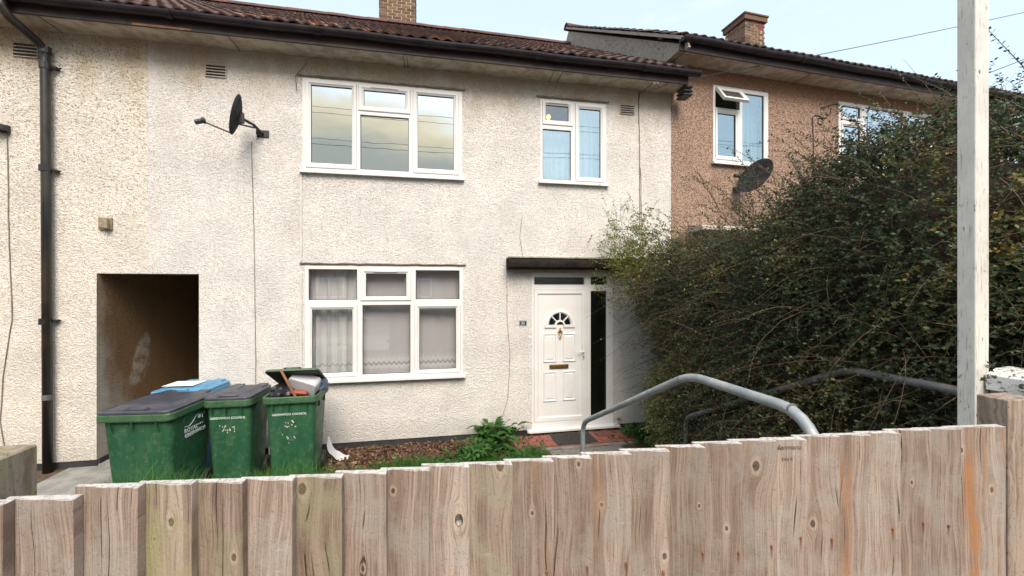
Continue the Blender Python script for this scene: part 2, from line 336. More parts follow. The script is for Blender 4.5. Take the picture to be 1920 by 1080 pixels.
def oldpaint(name):
    m, t, p = newmat(name); o = t.obj()
    A = t.noise(t.stretch(o, 130, 130, 9), 1, 4, .65); P = t.noise(o, 5, 5, .7); F = t.noise(t.stretch(o, 60, 60, 18), 1, 5, .7)
    c = t.mix(t.sm(P, .35, .7), (.66, .64, .59), (.55, .535, .50))
    c = t.mix(t.m('MULTIPLY', t.sm(A, .57, .68), .7), c, (.26, .23, .20))
    c = t.mix(t.sm(F, .64, .69), c, (.20, .16, .13))
    setp(t, p, c, .7, 0, t.bump(t.m('ADD', A, t.sm(F, .69, .64)), .002), .3); return m
M['old_white'] = oldpaint('flaking_white_paint')
def copingpaint(name):
    m, t, p = newmat(name); o = t.obj(); F = t.noise(t.stretch(o, 1, 1, 1.4), 38, 6, .68, .6)
    c = t.mix(t.sm(t.noise(o, 8, 4), .4, .7), (.74, .73, .69), (.55, .53, .48)); c = t.mix(t.sm(F, .56, .60), c, (.13, .11, .10))
    setp(t, p, c, .8, 0, t.bump(t.sm(F, .60, .56), .0016)); return m
M['coping'] = copingpaint('flaking_coping_paint')

def leafmat(name, cols, rough=.5, trans=.25, var=.0):
    m, t, p = newmat(name); a = t.attr('tint', 'GEOMETRY'); rp = t.node('ShaderNodeValToRGB'); el = rp.color_ramp.elements
    el[0].position = 0; el[0].color = (*cols[0], 1); el[1].position = 1; el[1].color = (*cols[-1], 1)
    for i, c in enumerate(cols[1:-1]): e_ = el.new((i + 1) / (len(cols) - 1)); e_.color = (*c, 1)
    t.put(rp.inputs[0], a); c = rp.outputs[0]
    if var: c = t.mix(t.m('MULTIPLY', t.sm(t.noise(t.obj(), 190, 2), .48, .55), var), c, (.42, .42, .20))
    setp(t, p, c, rough, 0, None, .35)
    tl = t.node('ShaderNodeBsdfTranslucent'); t.put(tl.inputs[0], c); mx = t.node('ShaderNodeMixShader'); mx.inputs[0].default_value = trans
    o = t.N['Material Output']; t.L.new(p.outputs[0], mx.inputs[1]); t.L.new(tl.outputs[0], mx.inputs[2]); t.L.new(mx.outputs[0], o.inputs[0]); return m
M['leaf_hedge'] = leafmat('hedge_leaf', [(.016, .032, .016), (.028, .052, .022), (.040, .070, .032), (.072, .098, .038), (.15, .15, .05), (.32, .23, .05)])
M['leaf_variegated'] = leafmat('variegated_leaf', [(.06, .09, .025), (.14, .17, .04), (.30, .30, .10), (.42, .42, .20)], var=.35)
M['leaf_herb'] = leafmat('herb_leaf', [(.018, .06, .010), (.035, .11, .018), (.06, .17, .03), (.11, .22, .04)], .45, .35)
M['leaf_spring'] = leafmat('spring_leaf', [(.05, .09, .02), (.12, .17, .035), (.20, .25, .05), (.32, .30, .06)], .5, .4)
M['grass'] = leafmat('grass_blade', [(.018, .065, .010), (.035, .12, .015), (.06, .17, .025), (.14, .20, .04)], .5, .35)
M['litter'] = leafmat('dead_leaf', [(.045, .025, .016), (.09, .048, .030), (.16, .085, .050), (.30, .19, .12)], .8, .1)
M['twig'] = simple('twig_bark', (.10, .055, .036), (.18, .115, .075), .85, 30)
M['inner'] = simple('hedge_dark_core', (.016, .016, .009), (.035, .022, .014), .95, 12, bump=.05, bscale=14)

# ------------------------------------------------------------------ mesh helpers
OFF = {}
def thing(name, label, cat, loc=(0, 0, 0), rotz=0, group=None, local=False):
    o = bpy.data.objects.new(name, None); COL.objects.link(o); o.location = loc; o.rotation_euler = (0, 0, rotz)
    o.empty_display_size = .1; o['label'] = label; o['category'] = cat
    if group: o['group'] = group
    OFF[o.name] = Vector((0, 0, 0)) if local else Vector(loc); return o
def tag(o, label, cat, group=None):
    o['label'] = label; o['category'] = cat
    if group: o['group'] = group
    return o
class MB:
    def __init__(s): s.v = []; s.f = []
    def add(s, vs, fs):
        b = len(s.v); s.v += [tuple(v) for v in vs]; s.f += [tuple(i + b for i in f) for f in fs]; return s
    def box(s, x0, x1, y0, y1, z0, z1):
        return s.add([(x0, y0, z0), (x1, y0, z0), (x1, y1, z0), (x0, y1, z0), (x0, y0, z1), (x1, y0, z1), (x1, y1, z1), (x0, y1, z1)],
                     [(3, 2, 1, 0), (4, 5, 6, 7), (0, 1, 5, 4), (1, 2, 6, 5), (2, 3, 7, 6), (3, 0, 4, 7)])
    def quad(s, a, b, c, d): return s.add([a, b, c, d], [(0, 1, 2, 3)])
    def slab(s, x0, x1, z0, z1, yf, yb, holes=(), back=True, sides=True):
        """upright slab facing -y with rectangular openings (x0,x1,z0,z1)"""
        xs = sorted({x0, x1, *[v for h in holes for v in h[:2]]}); zs = sorted({z0, z1, *[v for h in holes for v in h[2:4]]})
        xs = [x for x in xs if x0 <= x <= x1]; zs = [z for z in zs if z0 <= z <= z1]
        for i in range(len(xs) - 1):
            for j in range(len(zs) - 1):
                cx, cz = (xs[i] + xs[i + 1]) / 2, (zs[j] + zs[j + 1]) / 2
                if any(h[0] < cx < h[1] and h[2] < cz < h[3] for h in holes): continue
                a, b, c, d = xs[i], xs[i + 1], zs[j], zs[j + 1]
                s.quad((a, yf, c), (b, yf, c), (b, yf, d), (a, yf, d))
                if back: s.quad((a, yb, d), (b, yb, d), (b, yb, c), (a, yb, c))
        for (a, b, c, d) in [h[:4] for h in holes]:
            if a > x0: s.quad((a, yf, c), (a, yf, d), (a, yb, d), (a, yb, c))
            if b < x1: s.quad((b, yf, d), (b, yf, c), (b, yb, c), (b, yb, d))
            if c > z0: s.quad((b, yf, c), (a, yf, c), (a, yb, c), (b, yb, c))
            if d < z1: s.quad((a, yf, d), (b, yf, d), (b, yb, d), (a, yb, d))
        if sides:
            s.quad((x0, yf, z1), (x0, yf, z0), (x0, yb, z0), (x0, yb, z1)); s.quad((x1, yf, z0), (x1, yf, z1), (x1, yb, z1), (x1, yb, z0))
            s.quad((x0, yf, z0), (x1, yf, z0), (x1, yb, z0), (x0, yb, z0)); s.quad((x1, yf, z1), (x0, yf, z1), (x0, yb, z1), (x1, yb, z1))
        return s
    def ring(s, x0, x1, z0, z1, prof):
        """mitred frame: prof = [(inset, y)...] swept round the rectangle"""
        n = len(prof); vs = []
        for i, y in prof: vs += [(x0 + i, y, z0 + i), (x1 - i, y, z0 + i), (x1 - i, y, z1 - i), (x0 + i, y, z1 - i)]
        fs = [(4 * k + j, 4 * k + (j + 1) % 4, 4 * (k + 1) + (j + 1) % 4, 4 * (k + 1) + j) for k in range(n - 1) for j in range(4)]
        return s.add(vs, fs)
    def tube(s, pts, r, n=8, caps=True):
        pts = [Vector(p) for p in pts]; rs = r if isinstance(r, (list, tuple)) else [r] * len(pts); vs = []; up = None
        for i, p in enumerate(pts):
            d = (pts[min(i + 1, len(pts) - 1)] - pts[max(i - 1, 0)]).normalized()
            if up is None: up = Vector((0, 0, 1)) if abs(d.z) < .9 else Vector((1, 0, 0))
            a = d.cross(up).normalized(); up = a.cross(d).normalized()
            vs += [p + (a * math.cos(2 * math.pi * k / n) + up * math.sin(2 * math.pi * k / n)) * rs[i] for k in range(n)]
        fs = [(i * n + k, i * n + (k + 1) % n, (i + 1) * n + (k + 1) % n, (i + 1) * n + k) for i in range(len(pts) - 1) for k in range(n)]
        if caps: fs += [tuple(range(n))[::-1], tuple((len(pts) - 1) * n + k for k in range(n))]
        return s.add(vs, fs)
    def cyl(s, c, axis, r, h, n=16):
        a = Vector(axis).normalized() * h / 2; c = Vector(c); return s.tube([c - a, c + a], r, n)
    def lathe(s, prof, n=20, c=(0, 0, 0), M_=None):
        vs = []
        for r, z in prof:
            for k in range(n):
                v = Vector((r * math.cos(2 * math.pi * k / n), r * math.sin(2 * math.pi * k / n), z))
                vs.append((M_ @ v if M_ else v) + Vector(c))
        fs = [(i * n + k, i * n + (k + 1) % n, (i + 1) * n + (k + 1) % n, (i + 1) * n + k) for i in range(len(prof) - 1) for k in range(n)]
        return s.add(vs, fs)
    def loft(s, rings, cap0=True, cap1=True):
        n = len(rings[0]); vs = [v for r_ in rings for v in r_]
        fs = [(i * n + k, i * n + (k + 1) % n, (i + 1) * n + (k + 1) % n, (i + 1) * n + k) for i in range(len(rings) - 1) for k in range(n)]
        if cap0: fs.append(tuple(range(n))[::-1])
        if cap1: fs.append(tuple((len(rings) - 1) * n + k for k in range(n)))
        return s.add(vs, fs)
    def xf(s, Mx):
        s.v = [tuple(Mx @ Vector(v)) for v in s.v]; return s
    def mesh(s, name, mat, smooth=False):
        me = bpy.data.meshes.new(name); me.from_pydata(s.v, [], s.f); me.update()
        if mat: me.materials.append(M[mat] if isinstance(mat, str) else mat)
        bm = bmesh.new(); bm.from_mesh(me); bmesh.ops.recalc_face_normals(bm, faces=bm.faces); bm.to_mesh(me); bm.free()
        if smooth: me.polygons.foreach_set('use_smooth', [True] * len(me.polygons))
        return me
    def build(s, name, mat, parent=None, bevel=0, smooth=False, label=None, kind=None, seg=1):
        if parent is not None:
            off = OFF[parent.name]
            if off.length: s.v = [tuple(Vector(v) - off) for v in s.v]
        o = bpy.data.objects.new(name, s.mesh(name, mat, smooth)); COL.objects.link(o)
        if parent is not None: o.parent = parent; OFF[o.name] = OFF[parent.name]
        else: OFF[o.name] = Vector((0, 0, 0))
        if bevel:
            b = o.modifiers.new('bevel', 'BEVEL'); b.width = bevel; b.segments = seg; b.limit_method = 'ANGLE'; b.angle_limit = R(40)
        if label: o['label'] = label
        if kind: o['kind'] = kind
        return o
def rrect(w, d, r, z, n=4, cx=0, cy=0):
    p = []
    for (sx, sy, a0) in ((1, 1, 0), (-1, 1, 90), (-1, -1, 180), (1, -1, 270)):
        for k in range(n + 1):
            a = R(a0 + 90 * k / n); p.append((cx + sx * (w / 2 - r) + r * math.cos(a), cy + sy * (d / 2 - r) + r * math.sin(a), z))
    return p
def npmesh(name, V, F, mat, tint=None, parent=None, smooth=False, kind=None):
    """fast mesh from numpy arrays, all faces with the same vertex count"""
    if parent is not None: V = V - np.array(OFF[parent.name])[None]
    me = bpy.data.meshes.new(name); k = F.shape[1]
    me.vertices.add(len(V)); me.vertices.foreach_set('co', V.astype(np.float32).ravel())
    me.loops.add(F.size); me.loops.foreach_set('vertex_index', F.astype(np.int32).ravel())
    me.polygons.add(len(F)); me.polygons.foreach_set('loop_start', np.arange(0, F.size, k, dtype=np.int32))
    me.polygons.foreach_set('loop_total', np.full(len(F), k, dtype=np.int32))
    if smooth: me.polygons.foreach_set('use_smooth', np.ones(len(F), dtype=bool))
    me.update(calc_edges=True)
    if tint is not None:
        a = me.attributes.new('tint', 'FLOAT', 'POINT'); a.data.foreach_set('value', tint.astype(np.float32))
    me.materials.append(M[mat]); o = bpy.data.objects.new(name, me); COL.objects.link(o)
    if parent is not None: o.parent = parent; OFF[o.name] = OFF[parent.name]
    if kind: o['kind'] = kind
    return o
def text_part(name, body, size, mat, parent, Mx, thick=.0008, shear=0, bold=0, space=1.0):
    cu = bpy.data.curves.new('text', 'FONT'); cu.body = body; cu.size = size; cu.extrude = thick; cu.shear = shear; cu.offset = bold
    cu.space_character = space; cu.align_x = 'CENTER'; cu.align_y = 'CENTER'; cu.resolution_u = 2
    t = bpy.data.objects.new('text', cu); COL.objects.link(t)
    dg = bpy.context.evaluated_depsgraph_get(); me = bpy.data.meshes.new_from_object(t.evaluated_get(dg)); bpy.data.objects.remove(t)
    me.transform(Matrix.Translation(-OFF[parent.name]) @ Mx); me.name = name
    me.materials.clear(); me.materials.append(M[mat])
    o = bpy.data.objects.new(name, me); COL.objects.link(o); o.parent = parent; OFF[o.name] = OFF[parent.name]; return o
FRONT = Matrix.Rotation(R(90), 4, 'X')          # text standing upright, facing -y

# ------------------------------------------------------------------ ground, road, pavement
def ground_z(x, y):
    """garden level 0 by the house, a bank rising to the pavement behind the fence"""
    a = min(1, max(0, (-y - 1.7) / 2.5)); a = a * a * (3 - 2 * a); z = .62 * a
    b = min(1, max(0, (-y - 1.48) / .8)); b = b * b * (3 - 2 * b); k = min(1, max(0, (1.35 - x) / .3)); z = z * (1 - k) + k * (.46 * b + .14 * min(1, max(0, (-y - 2.3) / 1.5)))
    if x > 3.4: z += min(.35, (x - 3.4) * .3)
    return z
def grid(name, mat, xs, ys, fz, parent=None, kind=None):
    V = np.array([(x, y, fz(x, y)) for y in ys for x in xs]); nx = len(xs)
    F = np.array([(j * nx + i, j * nx + i + 1, (j + 1) * nx + i + 1, (j + 1) * nx + i) for j in range(len(ys) - 1) for i in range(nx - 1)])
    return npmesh(name, V, F, mat, parent=parent, smooth=True, kind=kind)
rj = random.Random(3)
o = grid('garden_soil', 'soil', np.linspace(-9, 9, 140), np.linspace(-4.45, .02, 50), lambda x, y: ground_z(x, y) + rj.uniform(-.008, .008)); o['kind'] = 'structure'
MB().quad((-400, -400, -.06), (400, -400, -.06), (400, 400, -.06), (-400, 400, -.06)).build('ground', 'soil', kind='structure')
MB().box(-40, 40, -7.4, -4.45, .3, .62).build('pavement', 'pave', kind='structure')
MB().box(-40, 40, -7.55, -7.4, .3, .62).build('kerb', 'concrete', kind='structure', bevel=.01)
MB().box(-40, 40, -15, -7.55, .3, .50).build('road', 'asphalt', kind='structure')
MB().box(-40, 40, -40, -15, .3, .62).build('far_pavement', 'pave', kind='structure')
# path: concrete at the passage, gravel and steps at the door
mb = MB(); mb.box(-4.15, -2.75, -.95, 0, -.02, .015)
o = mb.build('passage_path', 'concrete', kind='structure', bevel=.008)
MB().box(-3.865, -2.82, .005, 7.0, -.02, .03).build('passage_floor', 'concrete', kind='structure')
MB().box(1.45, 2.42, -1.9, -.60, -.02, .022).build('front_path', 'gravel', kind='structure')
steps = MB()
for k in range(4): steps.box(1.42, 2.42, -4.45, -1.95 - k * .42, .0 + k * .155, .155 * (k + 1) - .001 * k)
steps.build('path_steps', 'concrete', kind='structure', bevel=.01)

# ------------------------------------------------------------------ windows
def curtain(name, label, x0, x1, z0, z1, y, mat, folds, amp, tilt=0, local_parent=None, seed=1, group=None):
    r_ = random.Random(seed); nx = int((x1 - x0) / .008) + 2; ph = [r_.uniform(0, 6.28) for _ in range(5)]
    V = []; nz = 14
    for j in range(nz + 1):
        v = j / nz
        for i in range(nx):
            u = i / (nx - 1); x = x0 + (x1 - x0) * u
            yy = amp * (math.sin(u * folds * 6.283 + ph[0] + .6 * math.sin(u * 9 + ph[1])) + .45 * math.sin(u * folds * 2.3 * 6.283 + ph[2])) * (.5 + .5 * (1 - v))
            V.append((x + tilt * (1 - v) + .25 * amp * math.sin(u * folds * 12.57 + ph[3]), y + yy, z0 + (z1 - z0) * v))
    F = [(j * nx + i, j * nx + i + 1, (j + 1) * nx + i + 1, (j + 1) * nx + i) for j in range(nz) for i in range(nx - 1)]
    o = npmesh(name, np.array(V), np.array(F), mat, smooth=True); return tag(o, label, 'curtain', group)

def window(par, x0, x1, z0, z1, lights, gmat, yf=-.004, sill=.06, mat='upvc', sillx=.03, bead=True, extra=()):
    """lights: (glass rect, cell rect or None); cell -> a sash frame stands in the opening"""
    b = .0
    holes = list(extra)
    lights = [(l[0], l[1], l[2] if len(l) > 2 else gmat) for l in lights]
    for gl, cell, _g in lights: holes.append(cell if cell else (gl[0] - .010, gl[1] + .010, gl[2] - .010, gl[3] + .010))
    win = MB().slab(x0, x1, z0, z1, yf, yf + .07, holes).build('window', mat, par, bevel=.003)
    for gl, cell, gm in lights:
        w_ = (cell or (gl[0] - .010, gl[1] + .010, gl[2] - .010, gl[3] + .010))
        if cell:
            wd = max(.02, min(gl[0] - cell[0], cell[3] - gl[3])); yy = yf - .014
            mb = MB(); c0, c1, c2, c3 = cell
            # sash: mitred profile from cell edge to glass
            n = []; prof = [(0, 0, yf + .06), (0.003, 0, yy + .004), (.010, 0, yy), (0, .55, yy), (0, .78, yy + .010), (0, 1., yy + .016), (0, 1., yf + .06)]
            vs = []
            for a, fr, y in prof:
                L_ = c0 + a + (gl[0] - c0) * fr; Rr = c1 - a - (c1 - gl[1]) * fr; B_ = c2 + a + (gl[2] - c2) * fr; T_ = c3 - a - (c3 - gl[3]) * fr
                vs += [(L_, y, B_), (Rr, y, B_), (Rr, y, T_), (L_, y, T_)]
            fs = [(4 * k + j, 4 * k + (j + 1) % 4, 4 * (k + 1) + (j + 1) % 4, 4 * (k + 1) + j) for k in range(len(prof) - 1) for j in range(4)]
            mb.add(vs, fs).build('sash', mat, win)
        else:
            MB().ring(*w_, [(0, yf + .001), (.004, yf + .001), (.010, yf + .018), (.010, yf + .05)]).build('glazing_bead', mat, win)
        MB().ring(gl[0] - .001, gl[1] + .001, gl[2] - .001, gl[3] + .001, [(0, yf + .014), (.005, yf + .016), (.005, yf + .03)]).build('gasket', 'rubber', win)
        MB().box(gl[0], gl[1], yf + .024, yf + .027, gl[2], gl[3]).build('pane', gm, win)
    if sill:
        mb = MB(); zt = z0 - .0015
        mb.loft([[(x, -.0, zt + .012), (x, -sill, zt), (x, -sill, zt - .028), (x, -sill + .012, zt - .030), (x, 0.0, zt - .024)] for x in (x0 - sillx, x1 + sillx)])
        mb.build('sill', mat, win)
    if bead:
        mb = MB(); n = 26; pts = [(x0 - .06 + (x1 - x0 + .10) * i / n, -.012 - rj.uniform(0, .006), z1 + .030 + rj.uniform(-.004, .004)) for i in range(n + 1)]
        mb.tube(pts, .011, 5).build('drip_bead', 'cable', win)
    return win
def vent_slot(win, x0, x1, z, y): MB().box(x0, x1, y - .008, y, z, z + .012).build('trickle_vent', 'upvc_old', win, bevel=.002)

def airbrick(par, x0, x1, z0, z1, y=0):
    fr = MB().slab(x0 - .006, x1 + .006, z0 - .005, z1 + .005, y - .020, y - .002, [(x0, x1, z0 + (z1 - z0) * (i + .10) / 4, z0 + (z1 - z0) * (i + .84) / 4) for i in range(4)]).build('airbrick', 'render_white', par)
    MB().quad((x0, y - .004, z0), (x1, y - .004, z0), (x1, y - .004, z1), (x0, y - .004, z1)).build('airbrick_black_sheet', 'rubber', fr)  # flat black sheet standing in for the shade inside the slots

# ------------------------------------------------------------------ roofs
TV = []
def tile_mesh(name, mat, w=.30, L=.335, seed=0):
    """double-roman tile: two rolls, curled front lip; x across, y up the slope, z out"""
    n = 16; prof = []
    for i in range(n + 1):
        u = i / n; a = (u * 2) % 1.0; roll = .028 * max(0, math.sin(a * math.pi)) ** 1.5 if a > .0 else 0
        prof.append((u * (w + .012), roll))
    vs = []
    for y, zo in ((0, 0), (L, 0)):
        for x, z in prof: vs.append((x, y, z + (.030 if y == 0 else .008)))
    for x, z in prof: vs.append((x, 0, z + .010))
    k = n + 1; fs = [(i, i + 1, k + i + 1, k + i) for i in range(n)] + [(2 * k + i, 2 * k + i + 1, i + 1, i) for i in range(n)]
    me = bpy.data.meshes.new(name); me.from_pydata(vs, [], fs); me.materials.append(M[mat]); me.update()
    me.polygons.foreach_set('use_smooth', [i < n for i in range(len(fs))]); return me
TM = tile_mesh('tile', 'tile'); TMW = tile_mesh('tile', 'tile_warm')
def lay_tiles(roof, x0, cols, rows, eave, pitch, cw=.30, gauge=.303, part=lambda i, j: True, seed=1, skew=0, warmth=True):
    r_ = random.Random(seed); ey, ez = eave; c, s = math.cos(pitch), math.sin(pitch); rest_v, rest_f = [], []; np_ = 0
    tv = [Vector(v.co) for v in TM.vertices]; tf = [tuple(p.vertices) for p in TM.polygons]
    for j in range(rows):
        for i in range(cols):
            rx, rz, dz = r_.uniform(-.02, .02), r_.uniform(-.012, .012), r_.uniform(0, .006)
            loc = Vector((x0 + i * cw + skew * (ey + c * gauge * j), ey + c * gauge * j + r_.uniform(-.008, .008), ez + s * gauge * j + dz))
            rot = Matrix.Rotation(pitch + rx, 4, 'X') @ Matrix.Rotation(rz, 4, 'Z')
            warm = (warmth and j < 3 and -2.6 < loc.x + .0 < .2 and r_.random() < .45)
            if part(i, j) and np_ < 300:
                o = bpy.data.objects.new('tile', TMW if warm else TM); COL.objects.link(o); o.parent = roof
                o.location = loc - OFF[roof.name]; o.rotation_euler = rot.to_euler(); np_ += 1
            else:
                b = len(rest_v); rest_v += [loc + (rot @ v) for v in tv]; rest_f += [tuple(b + k for k in f) for f in tf]
    if rest_f:
        mb = MB(); mb.v = [tuple(v - OFF[roof.name]) for v in rest_v]; mb.f = rest_f
        me = bpy.data.meshes.new('far_tiles'); me.from_pydata(mb.v, [], mb.f); me.materials.append(M['tile']); me.update()
        o = bpy.data.objects.new('far_tiles', me); COL.objects.link(o); o.parent = roof; o['kind'] = 'stuff'
def ridge_tiles(roof, x0, x1, y, z):
    mb = MB(); n = 8
    L = .46
    vs = []
    for x in (0, L):
        for k in range(n + 1):
            a = math.pi * k / n; vs.append((x, -.13 * math.cos(a) , .11 * math.sin(a) + (.004 if x == 0 else 0)))
    me = bpy.data.meshes.new('ridge_tile'); me.from_pydata(vs, [], [(k, k + 1, n + 2 + k, n + 1 + k) for k in range(n)]); me.materials.append(M['ridge']); me.update()
    x = x0
    while x < x1 - .1:
        o = bpy.data.objects.new('ridge_tile', me); COL.objects.link(o); o.parent = roof
        o.location = Vector((x, y, z + rj.uniform(-.006, .006))) - OFF[roof.name]; x += L - .01
def gutter(par, x0, x1, y, z, r=.062, joints=(), endcap=True):
    n = 9; seg = max(2, int((x1 - x0) / .5)); mb = MB(); V = []
    for i in range(seg + 1):
        x = x0 + (x1 - x0) * i / seg; sag = .006 * math.sin(i * 1.7)
        for k in range(n + 1):
            a = math.pi + math.pi * k / n; V.append((x, y + r * math.cos(a), z + sag + r * math.sin(a)))
        for k in range(n, -1, -1):
            a = math.pi + math.pi * k / n; V.append((x, y + (r - .005) * math.cos(a), z + sag + (r - .005) * math.sin(a)))
    m_ = 2 * (n + 1); fs = [(i * m_ + k, i * m_ + (k + 1) % m_, (i + 1) * m_ + (k + 1) % m_, (i + 1) * m_ + k) for i in range(seg) for k in range(m_)]
    mb.add(V, fs)
    if endcap:
        for x in (x0, x1): mb.add([(x, y + r * math.cos(math.pi + math.pi * k / n), z + r * math.sin(math.pi + math.pi * k / n)) for k in range(n + 1)], [tuple(range(n + 1))])
    g_ = mb.build('gutter', 'gutter', par, smooth=False)
    for x in joints:
        mj = MB(); V = []
        for xx in (x - .035, x + .035):
            for k in range(n + 1):
                a = math.pi + math.pi * k / n; V.append((xx, y + (r + .008) * math.cos(a), z + (r + .008) * math.sin(a)))
        mj.add(V, [(k, k + 1, n + 2 + k, n + 1 + k) for k in range(n)] + [tuple(range(n + 1)), tuple(range(n + 1, 2 * n + 2))]); mj.build('gutter_joint', 'gutter', g_)
    return g_
def chimney(par, cx, cy, w_, d_, z0, z1, cap=True, courses=None, red=False):
    st = MB().box(cx - w_ / 2 + .008, cx + w_ / 2 - .008, cy - d_ / 2 + .008, cy + d_ / 2 - .008, z0, z1).build('chimney', 'mortar', par)
    bl, bh, mj = .198, .058, .018; me = {}
    def bmesh_for(L, ax):
        k = (round(L, 3), ax)
        if k not in me:
            m_ = MB(); d = .03
            if ax == 'x': m_.box(0, L, 0, .1, 0, bh)
            else: m_.box(0, .1, 0, L, 0, bh)
            me[k] = m_.mesh('brick', 'brick')
        return me[k]
    z = z0 + .01; row = 0; b0 = Vector(OFF[par.name])
    while z + bh < z1 - .01:
        for ax in ('x', 'y'):
            Ln = w_ if ax == 'x' else d_; offs = 0 if (row + (ax == 'y')) % 2 else -.11; p_ = offs
            while p_ < Ln - .02:
                a, b = max(p_, 0 if (row + (ax == 'y')) % 2 else .102), min(p_ + bl, Ln - (0 if (row + (ax == 'y')) % 2 else .102))
                if b - a > .03:
                    for sgn in (-1, 1):
                        pr = rj.uniform(-.003, .003)
                        if ax == 'x': loc = (cx - w_ / 2 + a, cy + (-d_ / 2 + pr if sgn < 0 else d_ / 2 - .1 + pr), z)
                        else: loc = (cx + (-w_ / 2 + pr if sgn < 0 else w_ / 2 - .1 + pr), cy - d_ / 2 + a, z)
                        if ax == 'x' and sgn > 0: continue
                        o = bpy.data.objects.new('brick', bmesh_for(b - a, ax)); COL.objects.link(o); o.parent = st; o.location = Vector(loc) - b0
                p_ += bl + mj
        z += bh + mj; row += 1
    if cap:
        MB().box(cx - w_ / 2 - .05, cx + w_ / 2 + .05, cy - d_ / 2 - .05, cy + d_ / 2 + .05, z1 - .15, z1 - .02).box(cx - w_ / 2 - .075, cx + w_ / 2 + .075, cy - d_ / 2 - .075, cy + d_ / 2 + .075, z1 - .02, z1 + .03).build('chimney_cap', 'brick', st, bevel=.008)
    if red: MB().box(cx + .10, cx + .25, cy - d_ / 2 - .006, cy - d_ / 2 + .05, z1 - .32, z1 - .20).build('red_airbrick', 'brick_red', st)
    return st

# ------------------------------------------------------------------ white house
XS, XL, XR = -3.352, -5.6, 3.555          # party line, left end modelled, right end
PIT = math.atan2(3.30, 5.08); EAVE = (-.40, 5.205)
house = thing('terraced_house', 'white roughcast terraced house with white front door under a black canopy', 'house', (0, 0, 0))
holes = [(-1.64, .39, 3.60, 4.79), (1.50, 2.50, 3.62, 4.80), (-1.611, .401, .89, 2.385), (1.374, 2.607, .085, 2.327), (XS, -2.814, .085, 2.272)]
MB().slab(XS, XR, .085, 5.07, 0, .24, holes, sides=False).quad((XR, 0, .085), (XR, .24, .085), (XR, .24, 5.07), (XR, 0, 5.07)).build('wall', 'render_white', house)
MB().slab(XS + .003, XR, -.3, .085, .012, .24, [(XS + .003, -2.814, -.3, .085)]).build('plinth', 'plinth', house)
# other outer walls and room boxes
mb = MB(); mb.box(XR - .22, XR, .242, 9.2, -.3, 5.07); mb.box(XS, XR - .222, 9.0, 9.2, -.3, 5.07); mb.box(-2.80, -2.60, .242, 6.99, -.3, 2.38)
mb.build('side_wall', 'render_white', house)
mb = MB(); mb.box(XS, -2.6, .243, 8.99, 2.39, 2.60); mb.box(-2.6, XR - .222, .243, 8.99, 2.42, 2.60); mb.box(-2.59, XR - .222, .243, 8.99, -.05, .06)
mb.box(XS + .01, XR - .222, .243, 8.99, 5.00, 5.06); mb.build('floor', 'interior', house)
mb = MB(); mb.box(-2.59, XR - .222, 3.4, 3.5, .06, 2.42); mb.box(1.0, 1.1, .245, 3.398, .06, 2.42); mb.box(XS + .01, XR - .222, 3.4, 3.5, 2.60, 5.0); mb.box(.95, 1.05, .245, 3.398, 2.60, 5.0)
mb.build('partition', 'interior', house)
# roof
roof = MB().add([(XS, EAVE[0] + .05, EAVE[1] - .05), (XR, EAVE[0] + .05, EAVE[1] - .05), (XR, 4.68, 8.48), (XS, 4.68, 8.48), (XR, 9.6, 5.2), (XS, 9.6, 5.2)], [(0, 1, 2, 3), (3, 2, 4, 5)]).build('roof', 'fascia', house)
lay_tiles(roof, XS + .0, 23, 20, EAVE, PIT, part=lambda i, j: j < 13, seed=4)
ridge_tiles(roof, XS, XR, 4.70, 8.53)
MB().box(XS, XR + .06, -.322, -.001, 5.055, 5.068).build('soffit', 'soffit', house)
sof = MB()
for x in (-2.36, -.37, -.33, 1.62, 1.74): MB().box(x - .006, x + .006, -.320, -.002, 5.048, 5.054).build('soffit_joint', 'cable', house)
MB().box(XS, XR + .062, -.348, -.3225, 5.038, 5.20).build('fascia', 'fascia', house, bevel=.003)
MB().box(-3.30, -2.72, -.354, -.3485, 5.040, 5.062).build('peeling_timber', 'bare_wood', house)
gutter(house, XS, XR + .19, -.414, 5.185, joints=(-2.9, -1.35, -.02, 1.35, 2.9))
mb = MB()
for k in range(3): mb.box(XR + .02, XR + .17, -.30, -.10, 5.02 - k * .055, 5.055 - k * .055)
mb.build('eaves_vent', 'black_metal', house, bevel=.012)
chimney(roof, -.86, 4.95, .86, .62, 8.2, 9.9, cap=False)
# windows
UL = window(house, -1.64, .39, 3.60, 4.79, [((-1.541, -1.042, 3.709, 4.712), (-1.605, -.985, 3.645, 4.762)), ((-.896, -.366, 4.490, 4.704), (-.962, -.300, 4.425, 4.762)),
     ((-.936, -.325, 3.662, 4.370), None), ((-.206, .278, 3.711, 4.708), (-.268, .345, 3.645, 4.762))], 'glass_up')
vent_slot(UL, -.80, -.46, 4.733, -.018)
UR = window(house, 1.50, 2.50, 3.62, 4.80, [((1.578, 1.922, 4.505, 4.723), (1.530, 1.985, 4.435, 4.775), 'glass_low'), ((1.539, 1.954, 3.660, 4.370), None), ((2.084, 2.414, 3.712, 4.712), (2.020, 2.470, 3.650, 4.775))], 'glass_mid')
vent_slot(UR, 1.60, 1.90, 4.745, -.018)
LW = window(house, -1.611, .401, .915, 2.385, [((-1.566, -.983, 1.945, 2.338), None), ((-.869, -.353, 1.987, 2.291), (-.935, -.290, 1.930, 2.352)), ((-.227, .350, 1.948, 2.335), None),
     ((-1.528, -1.035, .998, 1.823), (-1.578, -.975, .945, 1.885)), ((-.909, -.304, .962, 1.870), None), ((-.185, .307, .995, 1.825), (-.245, .368, .945, 1.885))], 'glass_low', sill=.085)
vent_slot(LW, -.77, -.47, 2.312, -.018)
